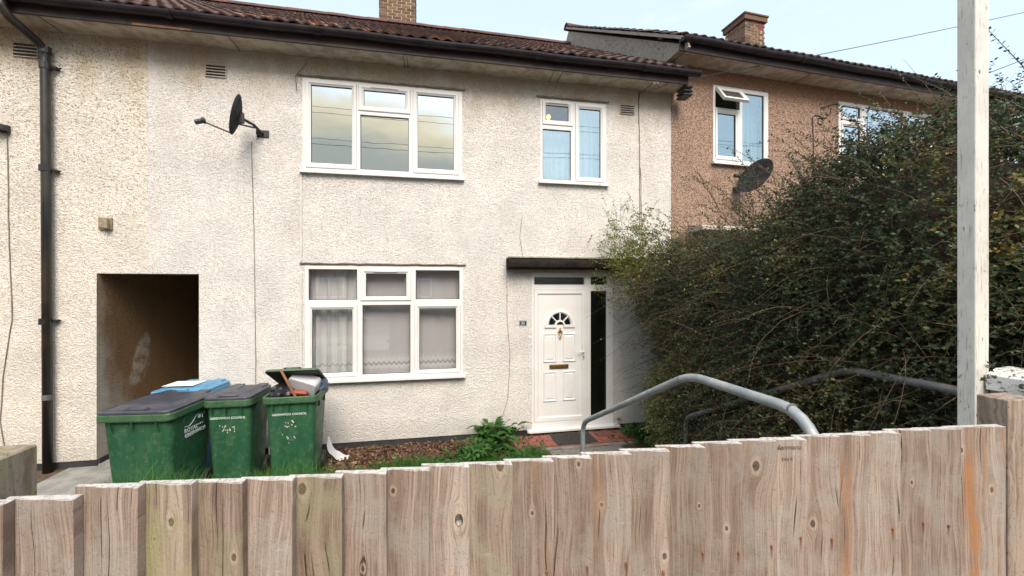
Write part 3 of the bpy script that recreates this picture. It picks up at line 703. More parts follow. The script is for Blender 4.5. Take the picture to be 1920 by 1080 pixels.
MB().box(-1.665, -1.645, -.018, -.001, 2.44, 3.56).build('trunking', 'upvc_old', house, bevel=.003)
MB().box(-1.665, -1.645, -.018, -.001, 1.02, 2.30).build('trunking', 'upvc_old', house, bevel=.003)
airbrick(house, -2.733, -2.516, 4.70, 4.843); airbrick(house, 2.726, 2.94, 4.69, 4.82)
# door set
dh = [(1.405, 2.174, 2.138, 2.262), (2.257, 2.531, 2.138, 2.272), (1.405, 2.180, .19, 2.075), (2.257, 2.523, .215, 2.061)]
dfr = MB().slab(1.374, 2.607, .085, 2.327, -.006, .07, dh).build('door_frame', 'upvc', house, bevel=.004)
for h in (dh[0], dh[1], dh[3]):
    MB().ring(*h, [(-.004, -.0055), (0, -.007), (.010, .012), (.010, .04)]).build('glazing_bead', 'upvc', dfr)
    MB().box(h[0] + .008, h[1] - .008, .028, .032, h[2] + .008, h[3] - .008).build('pane', 'glass_dark', dfr)
MB().loft([[(x, 0, .10), (x, -.075, .088), (x, -.075, .055), (x, .0, .052)] for x in (1.30, 2.69)]).build('threshold', 'upvc', house, bevel=.004)
leaf = MB().ring(1.408, 2.177, .193, 2.072, [(0, .05), (0, -.012), (.052, -.012), (.066, .006), (.066, .02)]).build('door', 'upvc', house)
def leafy():
    mb = MB(); x0, x1, z0, z1 = 1.474, 2.111, .259, 2.006; cx, cz, r_ = 1.792, 1.570, .165; n = 16
    # panel face with a semicircular light opening
    arc = [(cx + r_ * math.cos(math.pi * k / n), cz + r_ * math.sin(math.pi * k / n)) for k in range(n + 1)]
    mb.quad((x0, .006, z0), (x1, .006, z0), (x1, .006, cz), (x0, .006, cz))
    mb.quad((x1, .006, cz), (x1, .006, z1), (arc[0][0], .006, z1), (arc[0][0], .006, cz)); mb.quad((x0, .006, z1), (x0, .006, cz), (arc[-1][0], .006, cz), (arc[-1][0], .006, z1))
    for k in range(n): mb.quad((arc[k][0], .006, arc[k][1]), (arc[k][0], .006, z1), (arc[k + 1][0], .006, z1), (arc[k + 1][0], .006, arc[k + 1][1]))
    mb.build('door_panel', 'upvc', leaf)
    # fanlight surround, hub, spokes
    ms = MB(); prof = [(.213, .006), (.208, -.010), (.185, -.016), (.172, -.008), (.160, .012)]
    ang = [math.pi * k / 20 for k in range(21)]
    V = [(cx + p[0] * math.cos(a), p[1], cz + p[0] * math.sin(a)) for p in prof for a in ang]
    ms.add(V, [(i * 21 + k, i * 21 + k + 1, (i + 1) * 21 + k + 1, (i + 1) * 21 + k) for i in range(4) for k in range(20)])
    ms.box(cx - .225, cx - .055, -.013, .006, cz - .038, cz + .001); ms.box(cx + .055, cx + .225, -.013, .006, cz - .038, cz + .001)
    prof = [(.082, .006), (.078, -.012), (.058, -.015), (.052, -.002)]
    V = [(cx + p[0] * math.cos(a), p[1], cz - .012 + p[0] * math.sin(a)) for p in prof for a in ang]
    ms.add(V, [(i * 21 + k, i * 21 + k + 1, (i + 1) * 21 + k + 1, (i + 1) * 21 + k) for i in range(3) for k in range(20)])
    for a in (45, 90, 135):
        d = Vector((math.cos(R(a)), 0, math.sin(R(a)))); nrm = Vector((-d.z, 0, d.x)); c_ = Vector((cx, 0, cz)); P_ = [c_ + d * .07 - nrm * .008, c_ + d * .17 - nrm * .008, c_ + d * .17 + nrm * .008, c_ + d * .07 + nrm * .008]
        ms.loft([[(p.x, y, p.z) for p in P_] for y in (-.008, .012)])
    ms.build('fanlight', 'upvc', leaf)
    mp = MB().add([(cx, .012, cz)] + [(cx + .166 * math.cos(a), .012, cz + .166 * math.sin(a)) for a in ang], [(0, k + 1, k + 2) for k in range(20)]); mp.build('fanlight_pane', 'glass_dark', leaf)
    for (a, b, c_, d) in ((1.545, 1.742, 1.035, 1.450), (1.835, 2.030, 1.035, 1.452), (1.545, 1.742, .470, .903), (1.835, 2.030, .475, .905)):
        MB().ring(a, b, c_, d, [(0, .006), (.004, -.006), (.014, -.009), (.026, .0035), (.034, .0035), (.05, -.003), (.3 * .3, -.003)]).box(a + .05, b - .05, -.0028, .005, c_ + .05, d - .05).build('raised_panel', 'upvc', leaf)
    MB().box(1.636, 1.920, -.010, .006, .940, 1.000).build('letterbox', 'brass_dull', leaf, bevel=.004)
    MB().box(1.655, 1.902, -.014, -.0101, .952, .988).build('letterbox_flap', 'brass', leaf, bevel=.002)
    k = MB(); k.lathe([(.001, -.004), (.020, 0), (.026, .006), (.018, .014), (.002, .018)], 12, (1.792, .004, 1.475), Matrix.Rotation(R(90), 4, 'X'))
    k.tube([(1.792, -.02, 1.50), (1.818, -.024, 1.48), (1.812, -.026, 1.43), (1.792, -.028, 1.40), (1.772, -.026, 1.43), (1.766, -.024, 1.48), (1.792, -.02, 1.50)], .006, 6)
    k.lathe([(.001, -.012), (.010, -.004), (.012, .006), (.004, .018), (.001, .026)], 10, (1.792, -.018, 1.515)); k.lathe([(.001, -.022), (.009, -.006), (.015, .004), (.004, .014)], 10, (1.792, -.022, 1.39))
    k.build('door_knocker', 'brass', leaf, smooth=True)
    h = MB(); h.box(2.128, 2.158, -.024, -.0125, 1.06, 1.30).box(2.136, 2.150, -.055, -.0241, 1.173, 1.187).box(2.055, 2.150, -.066, -.052, 1.170, 1.190)
    h.build('door_handle', 'upvc', leaf, bevel=.004); MB().cyl((2.143, -.026, 1.105), (0, 1, 0), .009, .012, 12).box(2.139, 2.147, -.031, -.021, 1.082, 1.105).build('lock', 'black_metal', leaf)
leafy()
MB().box(1.374 + .75, 1.374 + .76, -.009, -.0065, .2, 2.05).build('door_gap', 'cable', dfr) if False else None
can = MB(); can.loft([[(x, y, z) for (y, z) in ((0, 2.525), (-.19, 2.475), (-.22, 2.445), (-.22, 2.385), (-.17, 2.365), (0, 2.360))] for x in (1.005, 1.6, 2.3, 2.94)])
can.build('door_canopy', 'canopy', house, bevel=.008)
MB().box(1.03, 2.90, -.05, -.001, 2.527, 2.545).build('canopy_flashing', 'gable', house)
np_ = MB().box(1.190, 1.302, -.012, -.001, 1.568, 1.640).build('number_plaque', 'plaque', house, bevel=.003)
MB().ring(1.194, 1.298, 1.572, 1.636, [(0, -.0125), (.003, -.0135), (.005, -.0125)]).build('plaque_border', 'text_white', np_)
text_part('lettering', '66', .052, 'text_white', np_, Matrix.Translation((1.246, -.0135, 1.604)) @ FRONT)
# cables clipped to the wall
def wire(par, pts, r=.004, mat='cable', name='wall_cable', sub=6, jit=.004):
    P = []
    for a, b in zip(pts[:-1], pts[1:]):
        n = max(2, int((Vector(b) - Vector(a)).length / .15))
        for k in range(n): q = Vector(a).lerp(Vector(b), k / n); P.append((q.x + rj.uniform(-jit, jit), q.y, q.z))
    P.append(pts[-1]); return MB().tube(P, r, sub).build(name, mat, par)
Yc = -.006
wire(house, [(-2.229, -.012, 3.93), (-2.20, Yc, 2.6), (-2.181, Yc, 1.0), (-2.17, Yc, .3)])
wire(house, [(3.018, Yc, 5.05), (3.03, Yc, 4.3), (3.035, Yc, 3.6), (3.05, Yc, 2.4)], .006)
wire(house, [(3.05, Yc, 3.9), (3.085, Yc, 2.4)], .004)
wire(house, [(1.012, Yc, 2.36), (1.02, Yc, 1.6), (1.06, Yc, 1.2), (1.03, Yc, .55), (.95, Yc, .30)], .003)
wire(house, [(1.23, Yc, 3.1), (1.20, Yc, 2.8), (1.24, Yc, 2.55)], .003)
wire(house, [(-1.58, -.02, 4.98), (-1.72, -.012, 4.80), (-1.71, -.01, 4.62)], .004)
wire(house, [(3.1, -.27, 5.045), (3.02, -.03, 4.99), (3.018, Yc, 4.9)], .005, 'cable_black')
wire(house, [(3.12, -.30, 5.035), (3.2, -.27, 4.985), (3.3, -.30, 5.03)], .004, 'cable_black')
MB().box(3.09, 3.17, -.33, -.28, 5.03, 5.052).build('cable_clip', 'paper', house)

# ------------------------------------------------------------------ left neighbour
nb = thing('terraced_house', 'cream roughcast terraced house at the left edge, behind the black downpipe', 'house', (XL, 0, 0))
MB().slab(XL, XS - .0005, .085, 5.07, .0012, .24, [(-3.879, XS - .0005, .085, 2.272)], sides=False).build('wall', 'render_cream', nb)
MB().slab(XL, -3.879, -.3, .085, .012, .24).build('plinth', 'plinth', nb)
MB().box(-3.99, -3.868, .2405, 7.2, .09, 2.42).box(-3.868, -3.8679, .0, .24, .09, 2.27).build('passage_wall', 'pebble_brown', nb)
MB().quad((-3.8785, .003, .09), (-3.8785, .238, .09), (-3.8785, .238, 2.27), (-3.8785, .003, 2.27)).build('passage_reveal', 'pebble_brown', nb)
MB().box(-3.99, -3.855, .02, 7.0, -.3, .088).build('passage_plinth', 'plinth', nb)
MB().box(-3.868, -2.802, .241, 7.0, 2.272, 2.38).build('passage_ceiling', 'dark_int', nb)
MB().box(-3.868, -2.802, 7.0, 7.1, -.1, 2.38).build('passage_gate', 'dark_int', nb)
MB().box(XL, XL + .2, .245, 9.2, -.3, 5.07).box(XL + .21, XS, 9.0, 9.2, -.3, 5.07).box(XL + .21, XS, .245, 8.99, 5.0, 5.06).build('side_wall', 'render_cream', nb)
roof2 = MB().add([(XL, EAVE[0] + .05, EAVE[1] - .05), (XS, EAVE[0] + .05, EAVE[1] - .05), (XS, 4.68, 8.48), (XL, 4.68, 8.48), (XS, 9.6, 5.2), (XL, 9.6, 5.2)], [(0, 1, 2, 3), (3, 2, 4, 5)]).build('roof', 'fascia', nb)
lay_tiles(roof2, XS - 2.1, 7, 20, EAVE, PIT, part=lambda i, j: j < 6, seed=9); ridge_tiles(roof2, XS - 2.1, XS, 4.70, 8.53)
MB().box(XL, XS - .001, -.322, -.001, 5.055, 5.068).build('soffit', 'soffit', nb)
MB().box(-4.215, -4.203, -.320, -.002, 5.048, 5.054).build('soffit_joint', 'cable', nb)
MB().box(XL, XS - .001, -.348, -.3225, 5.038, 5.20).build('fascia', 'fascia', nb, bevel=.003)
gutter(nb, XL, XS - .002, -.414, 5.185, joints=(-4.40,), endcap=False)
airbrick(nb, -4.671, -4.445, 4.735, 4.888, .0012)
dp = MB(); dp.tube([(-4.44, -.415, 5.14), (-4.44, -.415, 5.06), (-4.42, -.36, 4.98), (-4.35, -.14, 4.86), (-4.328, -.072, 4.80), (-4.326, -.070, 4.70), (-4.315, -.070, 3.0), (-4.302, -.070, .0)], .044, 12)
dpo = dp.build('downpipe', 'pipe', nb, smooth=True)
for z, w_ in ((4.80, .052), (4.62, .052), (3.46, .054), (1.72, .054)):
    MB().tube([(-4.325, -.07, z - .035), (-4.325, -.07, z + .035)], w_, 12).build('pipe_collar', 'pipe', dpo)
for z in (4.62, 3.44, 1.72):
    MB().box(-4.28, -4.235, -.06, -.001, z - .012, z + .016).tube([(-4.24, -.02, z), (-4.205, -.03, z + .008)], .007, 6).build('pipe_bracket', 'pipe', dpo)
MB().lathe([(.0455, -.03), (.0458, -.02), (.0455, .02), (.0455, .03)], 12, (-4.305, -.07, .86)).build('paint_patch', 'tube_dark', dpo)
wire(nb, [(-4.736, Yc, 3.85), (-4.715, Yc, 2.6), (-4.690, Yc, 1.75), (-4.77, Yc, 1.1), (-4.80, Yc, .6), (-4.76, Yc, .3)], .005)
fx = thing('wall_light', 'small square weathered beige bulkhead light on the cream wall above the passage', 'wall light', (-3.78, 0, 2.78))
MB().box(-3.845, -3.712, -.03, -.001, 2.782, 2.93).build('backplate', 'wall_fixture', fx, bevel=.006)
MB().box(-3.780, -3.722, -.085, -.0305, 2.79, 2.915).box(-3.835, -3.795, -.045, -.0305, 2.80, 2.86).build('housing', 'wall_fixture', fx, bevel=.008)

# ------------------------------------------------------------------ pink house (turned 3.5 degrees, standing half a metre higher)
pk = thing('terraced_house', 'pink-brown pebbledashed terraced house with grey gable verge, right of the white one', 'house', (XR, 0, 0), R(3.5), local=True)
PX1 = 7.75
ph = [(.761, 1.826, 4.075, 5.29), (3.329, 5.606, 4.245, 5.33)]
MB().slab(.0, PX1, -.2, 5.54, .004, .24, ph).build('wall', 'render_pink', pk)
MB().box(-.0, .2, .245, 9.2, -.2, 5.54).box(PX1 - .2, PX1, .245, 9.2, -.2, 5.54).box(.21, PX1 - .21, 9, 9.2, -.2, 5.54).build('side_wall', 'render_pink', pk)
MB().box(.21, PX1 - .21, 3.4, 3.5, 3.05, 5.47).box(.21, PX1 - .21, .245, 8.9, 2.9, 3.04).box(.21, PX1 - .21, .245, 8.9, 5.48, 5.535).build('floor', 'interior', pk)
pe = (-.40, 5.69); PH = math.atan2(3.35, 5.1)
# gable above the lower roof
MB().add([(0, -.33, 5.50), (0, -.33, 5.62), (.29, 4.75, 8.97), (.58, 9.5, 5.9), (.58, 9.5, 5.0), (.12, -.33, 5.50), (.12, -.33, 5.62), (.41, 4.75, 8.97), (.70, 9.5, 5.9), (.70, 9.5, 5.0)],
         [(0, 1, 2, 3, 4), (9, 8, 7, 6, 5), (0, 5, 6, 1), (1, 6, 7, 2), (2, 7, 8, 3), (0, 4, 9, 5)]).build('gable', 'gable', pk)
proof = MB().add([(0, pe[0] + .05, pe[1] - .05), (PX1 + .1, pe[0] + .05, pe[1] - .05), (PX1 + .1, 4.70, 9.0), (.29, 4.70, 9.0), (PX1 + .1, 9.6, 5.7), (.58, 9.6, 5.7)], [(0, 1, 2, 3), (3, 2, 4, 5)]).build('roof', 'fascia', pk)
lay_tiles(proof, -.10, 27, 20, pe, PH, part=lambda i, j: i == 0 or j < 1, seed=14, skew=.061, warmth=False)
ridge_tiles(proof, .19, PX1, 4.72, 9.03)
vm = MB().box(-.085, .03, 0, .30, -.045, .0).mesh('verge_tile', 'gable')
for j in range(20):
    o = bpy.data.objects.new('verge_tile', vm); COL.objects.link(o); o.parent = proof
    o.location = (rj.uniform(-.006, .006) + .061 * (pe[0] + math.cos(PH) * .303 * j), pe[0] + math.cos(PH) * .303 * j, pe[1] + math.sin(PH) * .303 * j); o.rotation_euler = (PH + .01, 0, 0)
MB().box(-.10, PX1 + .12, -.322, -.001, 5.525, 5.538).build('soffit', 'soffit', pk)
for x in (2.35, 4.2, 6.2): MB().box(x - .006, x + .006, -.32, -.002, 5.518, 5.524).build('soffit_joint', 'cable', pk)
MB().box(-.10, PX1 + .12, -.348, -.3225, 5.512, 5.68).build('fascia', 'fascia', pk, bevel=.003)
# slate-packed verge end at the eaves corner
for k in range(5): MB().box(-.03, .005, -.44 + .012 * k, -.18, 5.515 + k * .032, 5.538 + k * .032).build('slate', 'gable', pk, bevel=.003)
gutter(pk, -.11, PX1 + .15, -.414, 5.665, joints=(1.3, 2.05, 3.3, 5.2))
for x0, x1, z0, z1 in ph: pass
P1 = window(pk, .761, 1.826, 4.075, 5.29, [((.845, 1.190, 4.19, 4.86), (.800, 1.262, 4.125, 4.915)), ((1.319, 1.740, 4.15, 5.225), None)], 'glass_mid', bead=False, extra=[(.800, 1.262, 4.945, 5.25)])
# top-hung sash propped open
an = R(24); hz = 5.245
osa = MB().ring(.800, 1.262, -.30, .0, [(0, .03), (0, -.014), (.04, -.014), (.055, .0), (.055, .02)]).box(.853, 1.209, .008, .012, -.247, -.053)
P1s = osa.xf(Matrix.Translation((0, -.02, hz)) @ Matrix.Rotation(-an * 1.5, 4, 'X')).build('open_sash', 'upvc', P1)
pg = MB().box(.857, 1.205, .004, .006, -.243, -.057).xf(Matrix.Translation((0, -.02, hz)) @ Matrix.Rotation(-an * 1.5, 4, 'X')).build('pane', 'dark_int', P1)
P2 = window(pk, 3.329, 5.606, 4.245, 5.33, [((3.44, 3.83, 5.07, 5.265), (3.39, 3.89, 5.02, 5.30)), ((3.44, 3.83, 4.36, 4.92), (3.39, 3.89, 4.30, 4.975)), ((3.96, 4.86, 4.32, 5.285), None), ((4.98, 5.50, 5.07, 5.265), (4.93, 5.56, 5.02, 5.30)), ((4.98, 5.50, 4.36, 4.92), (4.93, 5.56, 4.30, 4.975))], 'glass_up', bead=False)
chimney(proof, 5.27, 4.0, .66, .70, 8.0, 9.50, red=True)
wire(pk, [(2.775, Yc, 3.4), (2.775, Yc, 4.2), (2.752, Yc, 4.99), (2.80, Yc, 5.03), (2.92, Yc, 5.03), (2.98, Yc, 4.96), (2.95, Yc, 4.88), (2.87, Yc, 4.90), (2.88, Yc, 4.99), (3.05, Yc, 5.01), (3.14, Yc, 5.10), (3.16, Yc, 5.20)], .007, 'cable_black', jit=.006)
wire(pk, [(2.93, Yc, 5.16), (3.2, Yc, 5.26), (3.34, Yc, 5.28)], .007, 'cable_black')
wire(pk, [(1.277, -.01, 3.70), (1.28, Yc, 2.6)], .008, 'upvc_old')
pc = MB(); pc.loft([[(x, y, z) for (y, z) in ((0, 3.06), (-.30, 3.03), (-.33, 3.0), (-.33, 2.96), (0, 2.955))] for x in (.30, 1.55)]); pc.build('door_canopy', 'gable', pk)
MB().lathe([(.05, 0), (.05, .18), (.07, .18), (.07, .24), (.03, .26)], 10, (5.75, 1.3, 6.78)).build('roof_vent', 'paper', proof)

# ------------------------------------------------------------------ satellite dishes
def dish(name, label, c, facing, roll, size, arm, parent_pt, group, lnb=True):
    """offset dish: oval shell, LNB arm, mast bracket to the wall"""
    t = thing(name, label, 'satellite dish', c, group=group, local=True)
    Mx = Vector(facing).normalized().to_track_quat('Z', 'Y').to_matrix().to_4x4() @ Matrix.Rotation(roll, 4, 'Z')
    prof = [(.0, -.045), (.35, -.040), (.6, -.028), (.85, -.009), (1., .004), (1.02, .004), (1.02, -.004), (.85, -.018), (.6, -.036), (.35, -.048), (.0, -.053)]
    mb = MB(); n = 32; V = []
    for r_, z in prof:
        for k in range(n): V.append(Mx @ Vector((r_ * size[0] * math.cos(2 * math.pi * k / n), r_ * size[1] * math.sin(2 * math.pi * k / n), z)))
    mb.add(V, [(i * n + k, i * n + (k + 1) % n, (i + 1) * n + (k + 1) % n, (i + 1) * n + k) for i in range(len(prof) - 1) for k in range(n)])
    mb.build('reflector', 'dish', t, smooth=True)
    root = Mx @ Vector((0, -size[1] * .98, -.02)); tip = Mx @ Vector(arm)
    MB().tube([root, root.lerp(tip, .5), tip], .010, 8).build('feed_arm', 'black_metal', t)
    aim = (Vector((0, 0, 0)) - tip).normalized(); q = aim.to_track_quat('Z', 'Y').to_matrix().to_4x4(); q.translation = tip
    l = MB(); l.lathe([(.0, -.075), (.026, -.07), (.028, .0), (.036, .01), (.038, .035), (.0, .04)], 12).xf(q); l.box(-.018, .018, -.075, -.02, -.07, .0) if False else None
    l.build('feed_horn', 'black_metal', t, smooth=False)
    back = Mx @ Vector((0, -.02, -.055)); pp = Vector(parent_pt) - Vector(c)
    b = MB(); b.tube([back, back.lerp(pp, .55) + Vector((0, 0, .03)), pp + Vector((0, -.05, 0)), pp], .017, 8); b.tube([Mx @ Vector((0, -.10, -.05)), back.lerp(pp, .6)], .010, 6)
    b.box(back.x - .03, back.x + .03, back.y - .03, back.y + .03, back.z - .06, back.z + .06); b.build('mast', 'black_metal', t)
    m = MB(); m.box(pp.x - .07, pp.x + .07, pp.y - .012, pp.y, pp.z - .045, pp.z + .045); m.box(pp.x - .06, pp.x - .03, pp.y - .06, pp.y - .0121, pp.z - .03, pp.z + .03); m.build('wall_bracket', 'black_metal', t, bevel=.003)
    return t
dish('satellite_dish', 'dark satellite dish seen edge-on with long feed arm, beside the large upper window', (-2.27, -.33, 4.13), (-.95, -.20, .20), 0, (.17, .235), (0, -.19, .29), (-2.10, -.001, 4.035), 'satellite dishes')
P_ = pk.matrix_basis if False else (Matrix.Translation((XR, 0, 0)) @ Matrix.Rotation(R(3.5), 4, 'Z'))
bp = P_ @ Vector((1.20, .0, 3.66)); cp = P_ @ Vector((1.22, -.34, 3.81))
dish('satellite_dish', 'dark grey satellite dish tilted up on the pink pebbledash below the open window', tuple(cp), (-.82, -.16, .42), 0, (.27, .285), (0, -.20, .30), tuple(bp), 'satellite dishes')
nb2 = thing('dish_bracket', 'black wall bracket end at the far left edge on cream render', 'bracket', (-4.75, 0, 3.9))
MB().box(-4.9, -4.70, -.10, -.04, 3.862, 3.925).build('arm', 'black_metal', nb2, bevel=.006); MB().box(-4.78, -4.705, -.0395, -.001, 3.85, 3.935).build('plate', 'black_metal', nb2)

# ------------------------------------------------------------------ curtains, lamp inside
curtain('curtain', 'gathered white net curtain in the left light of the lower window', -1.60, -.96, .93, 2.36, .17, 'net_dense', 4, .034, seed=3, group='net curtains in the lower window')
curtain('curtain', 'flat grey net curtain with scalloped lace hem in the middle light of the lower window', -.94, -.28, .93, 2.36, .16, 'net', 1.3, .006, seed=5, group='net curtains in the lower window')
curtain('curtain', 'lace-hemmed net curtain in the right light of the lower window', -.26, .36, .93, 2.36, .17, 'net', 1.6, .010, tilt=-.02, seed=8, group='net curtains in the lower window')
curtain('curtain', 'white curtain behind the lower left pane of the small upper window', 1.50, 1.97, 3.62, 4.40, .20, 'curtain_white', 4, .035, seed=12, group='white curtains upstairs')
curtain('curtain', 'white curtain drawn behind the tall right pane of the small upper window', 2.02, 2.48, 3.62, 4.80, .20, 'curtain_white', 5, .04, seed=13, group='white curtains upstairs')
c5 = curtain('curtain', 'white curtain bunched in the right pane of the pink house window', 1.45, 1.80, 4.08, 5.28, .20, 'curtain_white', 4, .04, tilt=-.03, seed=15, group='white curtains upstairs')
c5.location = (XR, 0, 0); c5.rotation_euler = (0, 0, R(3.5))
lampm, lt, lp = newmat('lit_bulb'); lp.inputs['Emission Color'].default_value = (1, .58, .06, 1); lp.inputs['Emission Strength'].default_value = .8
M['bulb'] = lampm
pl = thing('pendant_lamp', 'glowing yellow bulb hanging inside behind the top pane of the small upper window', 'lamp', (1.62, .11, 4.59))
MB().lathe([(.001, -.036), (.022, -.03), (.034, -.005), (.028, .018), (.012, .038), (.001, .04)], 14, (1.655, .12, 4.60)).build('bulb', 'bulb', pl, smooth=True)
MB().tube([(1.655, .12, 4.63), (1.655, .12, 5.0)], .004, 6).build('flex', 'cable', pl)
MB().box(1.50, 1.98, .19, .195, 4.44, 4.80).build('blind', 'interior') if False else None

# ------------------------------------------------------------------ front garden floor
porch = thing('tiled_threshold', 'red quarry tile strip laid in front of the white front door', 'tiles', (1.05, -.3, 0))
bed = MB().box(1.03, 2.86, -.53, -.10, -.02, .024).build('mortar_bed', 'concrete', porch)
tmsh = MB().box(0, .194, 0, .194, 0, .016).mesh('tile', 'redtile')
for i in range(9):
    for j in range(2):
        o = bpy.data.objects.new('tile', tmsh); COL.objects.link(o); o.parent = porch
        o.location = (i * .202 - .01 + rj.uniform(-.002, .002), -.215 + j * .202 + rj.uniform(-.002, .002), .026 + rj.uniform(-.002, .003)); o.rotation_euler = (rj.uniform(-.01, .01), rj.uniform(-.01, .01), rj.uniform(-.008, .008))
mt = MB().box(1.60, 2.16, -.51, -.135, .046, .056)
for i in range(14):
    for j in range(9): mt.box(1.62 + i * .038, 1.645 + i * .038, -.495 + j * .039, -.47 + j * .039, .0562, .061)
tag(mt.build('doormat', 'mat'), 'black studded rubber doormat on the red tiles before the door', 'doormat')

# ------------------------------------------------------------------ handrails
def bent(pts, rad, n=6):
    P = [Vector(p) for p in pts]; out_ = [P[0]]
    for a, b, c_ in zip(P[:-2], P[1:-1], P[2:]):
        d1 = (a - b).normalized(); d2 = (c_ - b).normalized(); r_ = min(rad, (a - b).length * .45, (c_ - b).length * .45)
        for k in range(n + 1):
            t_ = k / n; out_.append((b + d1 * r_) * (1 - t_) ** 2 + b * 2 * t_ * (1 - t_) + (b + d2 * r_) * t_ ** 2)
    return out_ + [P[-1]]
X1 = 1.33
r1 = thing('handrail', 'near grey tubular steel handrail rising beside the front steps', 'handrail', (X1, -2.1, 0), group='handrails beside the steps')
MB().tube(bent([(X1, -2.12, .0), (X1, -2.12, .885), (X1, -3.68, 1.64), (X1, -4.36, 1.645), (X1, -4.50, 1.30), (X1, -4.50, .6)], .12), .0215, 14).build('rail', 'tube', r1, smooth=True)
MB().cyl((X1, -2.12, .012), (0, 0, 1), .05, .02, 14).build('foot_plate', 'tube', r1)
for q in (Vector((X1, -3.60, 1.60)), Vector((X1, -4.30, 1.643))): MB().cyl(q, (0, -1, .3 if q.y > -4 else 0), .0225, .006, 14).build('tube_joint', 'tube_dark', r1)
X2 = 2.50
r2 = thing('handrail', 'farther handrail, hedge shade painted into its dark colour, half swallowed by the dark hedge', 'handrail', (X2, -1.93, 0), group='handrails beside the steps')
MB().tube(bent([(X2, -1.93, 0), (X2, -1.93, .80), (X2, -3.55, 1.60), (X2, -4.15, 1.60), (X2, -4.35, 1.3), (X2, -4.35, .6)], .10), .0225, 12).build('rail', 'tube_dark', r2, smooth=True)  # darker tube material puts the hedge's shade into the rail colour

# ------------------------------------------------------------------ fence, posts
FO = (0, -4.63, 0); fence = thing('board_fence', 'weathered vertical feather-edge board fence across the foreground', 'fence', FO, R(-.988), local=True)
edges = [-1.05, -.955, -.842, -.7212, -.6063, -.507, -.4068, -.3068, -.204, -.1053, -.0089, .0846, .1906, .2925, .3953, .5004, .6062, .7127, .8214, .9273, 1.0264, 1.1321, 1.2413, 1.3447, 1.4552, 1.5674, 1.742]
tops = [1.674, 1.674, 1.674, 1.689, 1.687, 1.682, 1.679, 1.676, 1.678, 1.677, 1.6795, 1.676, 1.676, 1.677, 1.679, 1.680, 1.683, 1.685, 1.685, 1.683, 1.684, 1.6815, 1.681, 1.682, 1.679, 1.677]
knots = [(.8739, 1.609, .0085), (.4251, 1.5424, .0035), (.2411, 1.5402, .004), (.0606, 1.5452, .0098), (1.0612, 1.43, .0065), (.5926, 1.3988, .006), (.6939, 1.5212, .003), (1.2599, 1.63, .0028), (-.4257, 1.513, .005), (-.2937, 1.6435, .009), (-.0934, 1.6197, .0045), (-.5877, 1.562, .003), (1.6958, 1.4765, .006), (.36, 1.655, .004), (.16, 1.668, .009), (-.78, 1.45, .007), (-.16, 1.45, .004), (1.60, 1.60, .005), (1.40, 1.52, .0045), (.78, 1.45, .0045), (-.55, 1.60, .006), (-.64, 1.47, .005)]
nails = [(.2761, 1.3986), (.3812, 1.3965), (.4857, 1.3935), (.7033, 1.3974), (.8101, 1.3852), (.9139, 1.391), (1.0073, 1.4029), (1.1107, 1.3872), (1.3219, 1.3955), (1.4317, 1.3999), (1.5309, 1.3802), (.59, 1.36), (-.5871, 1.40), (-.48, 1.385)]
T_, TB = .025, .010
boards = []
for i in range(len(edges) - 1):
    xa, xb, zt = edges[i] - .020, edges[i + 1], tops[i] - .006; n = 7; mb = MB(); rows = []
    xa = xa if i else edges[0]
    zs = [.55, 1.0, 1.25, 1.40, 1.55, 1.64, zt]
    bow = rj.uniform(-.0015, .0015)
    for z in zs:
        wv = .0012 * math.sin(z * 7 + i * 2.3); ring_ = []
        tl = zt + rj.uniform(-.0006, .0006) if z == zt else z
        fr = [(xa + (xb - xa) * k / n, (T_ + .005) * (1 - k / n) + bow * math.sin(math.pi * k / n)) for k in range(n + 1)]
        for x, y in fr: ring_.append((x + wv, y, z + (.0012 * math.sin(x * 90 + i) if z == zt else 0)))
        ring_ += [(xb + wv, T_, z), (xa + wv, T_ + .005 + TB, z)]
        rows.append(ring_)
    mb.loft(rows); b = mb.build('board', 'fence', fence, bevel=.0012)
    kk = [k for k in knots if edges[i] < k[0] < edges[i + 1]]
    for nm, q in zip(('k1', 'k2'), (kk + [(9., 9., .0)] * 2)[:2]): b[nm] = [float(v) for v in q]
    nn = [q for q in nails if edges[i] < q[0] < edges[i + 1]]
    b['nl'] = [float(nn[0][0]), float(nn[0][1]), 1.] if nn else [9., 9., 0.]
    b['algae'] = {4: .55, 5: .3, 7: .28, 11: .2}.get(i, .05); b['orange'] = {21: .6, 25: .8, 14: .3, 12: .35}.get(i, .0)
    for (x, z) in nn:
        y = (T_) * (1 - (x - xa) / (xb - xa)); MB().lathe([(.0, .0022), (.0030, .0018), (.0034, .0), (.0034, -.004)], 10, (x, y - .0005, z), Matrix.Rotation(R(90), 4, 'X')).build('nail', 'stick', b)
    boards.append(b)
for (x, z) in ((1.2376, 1.4057), (1.2284, 1.3775)):
    MB().lathe([(.0, .0022), (.0032, .0018), (.0036, .0), (.0036, -.004)], 10, (x, .012, z), Matrix.Rotation(R(90), 4, 'X')).build('nail', 'text_white', boards[22])
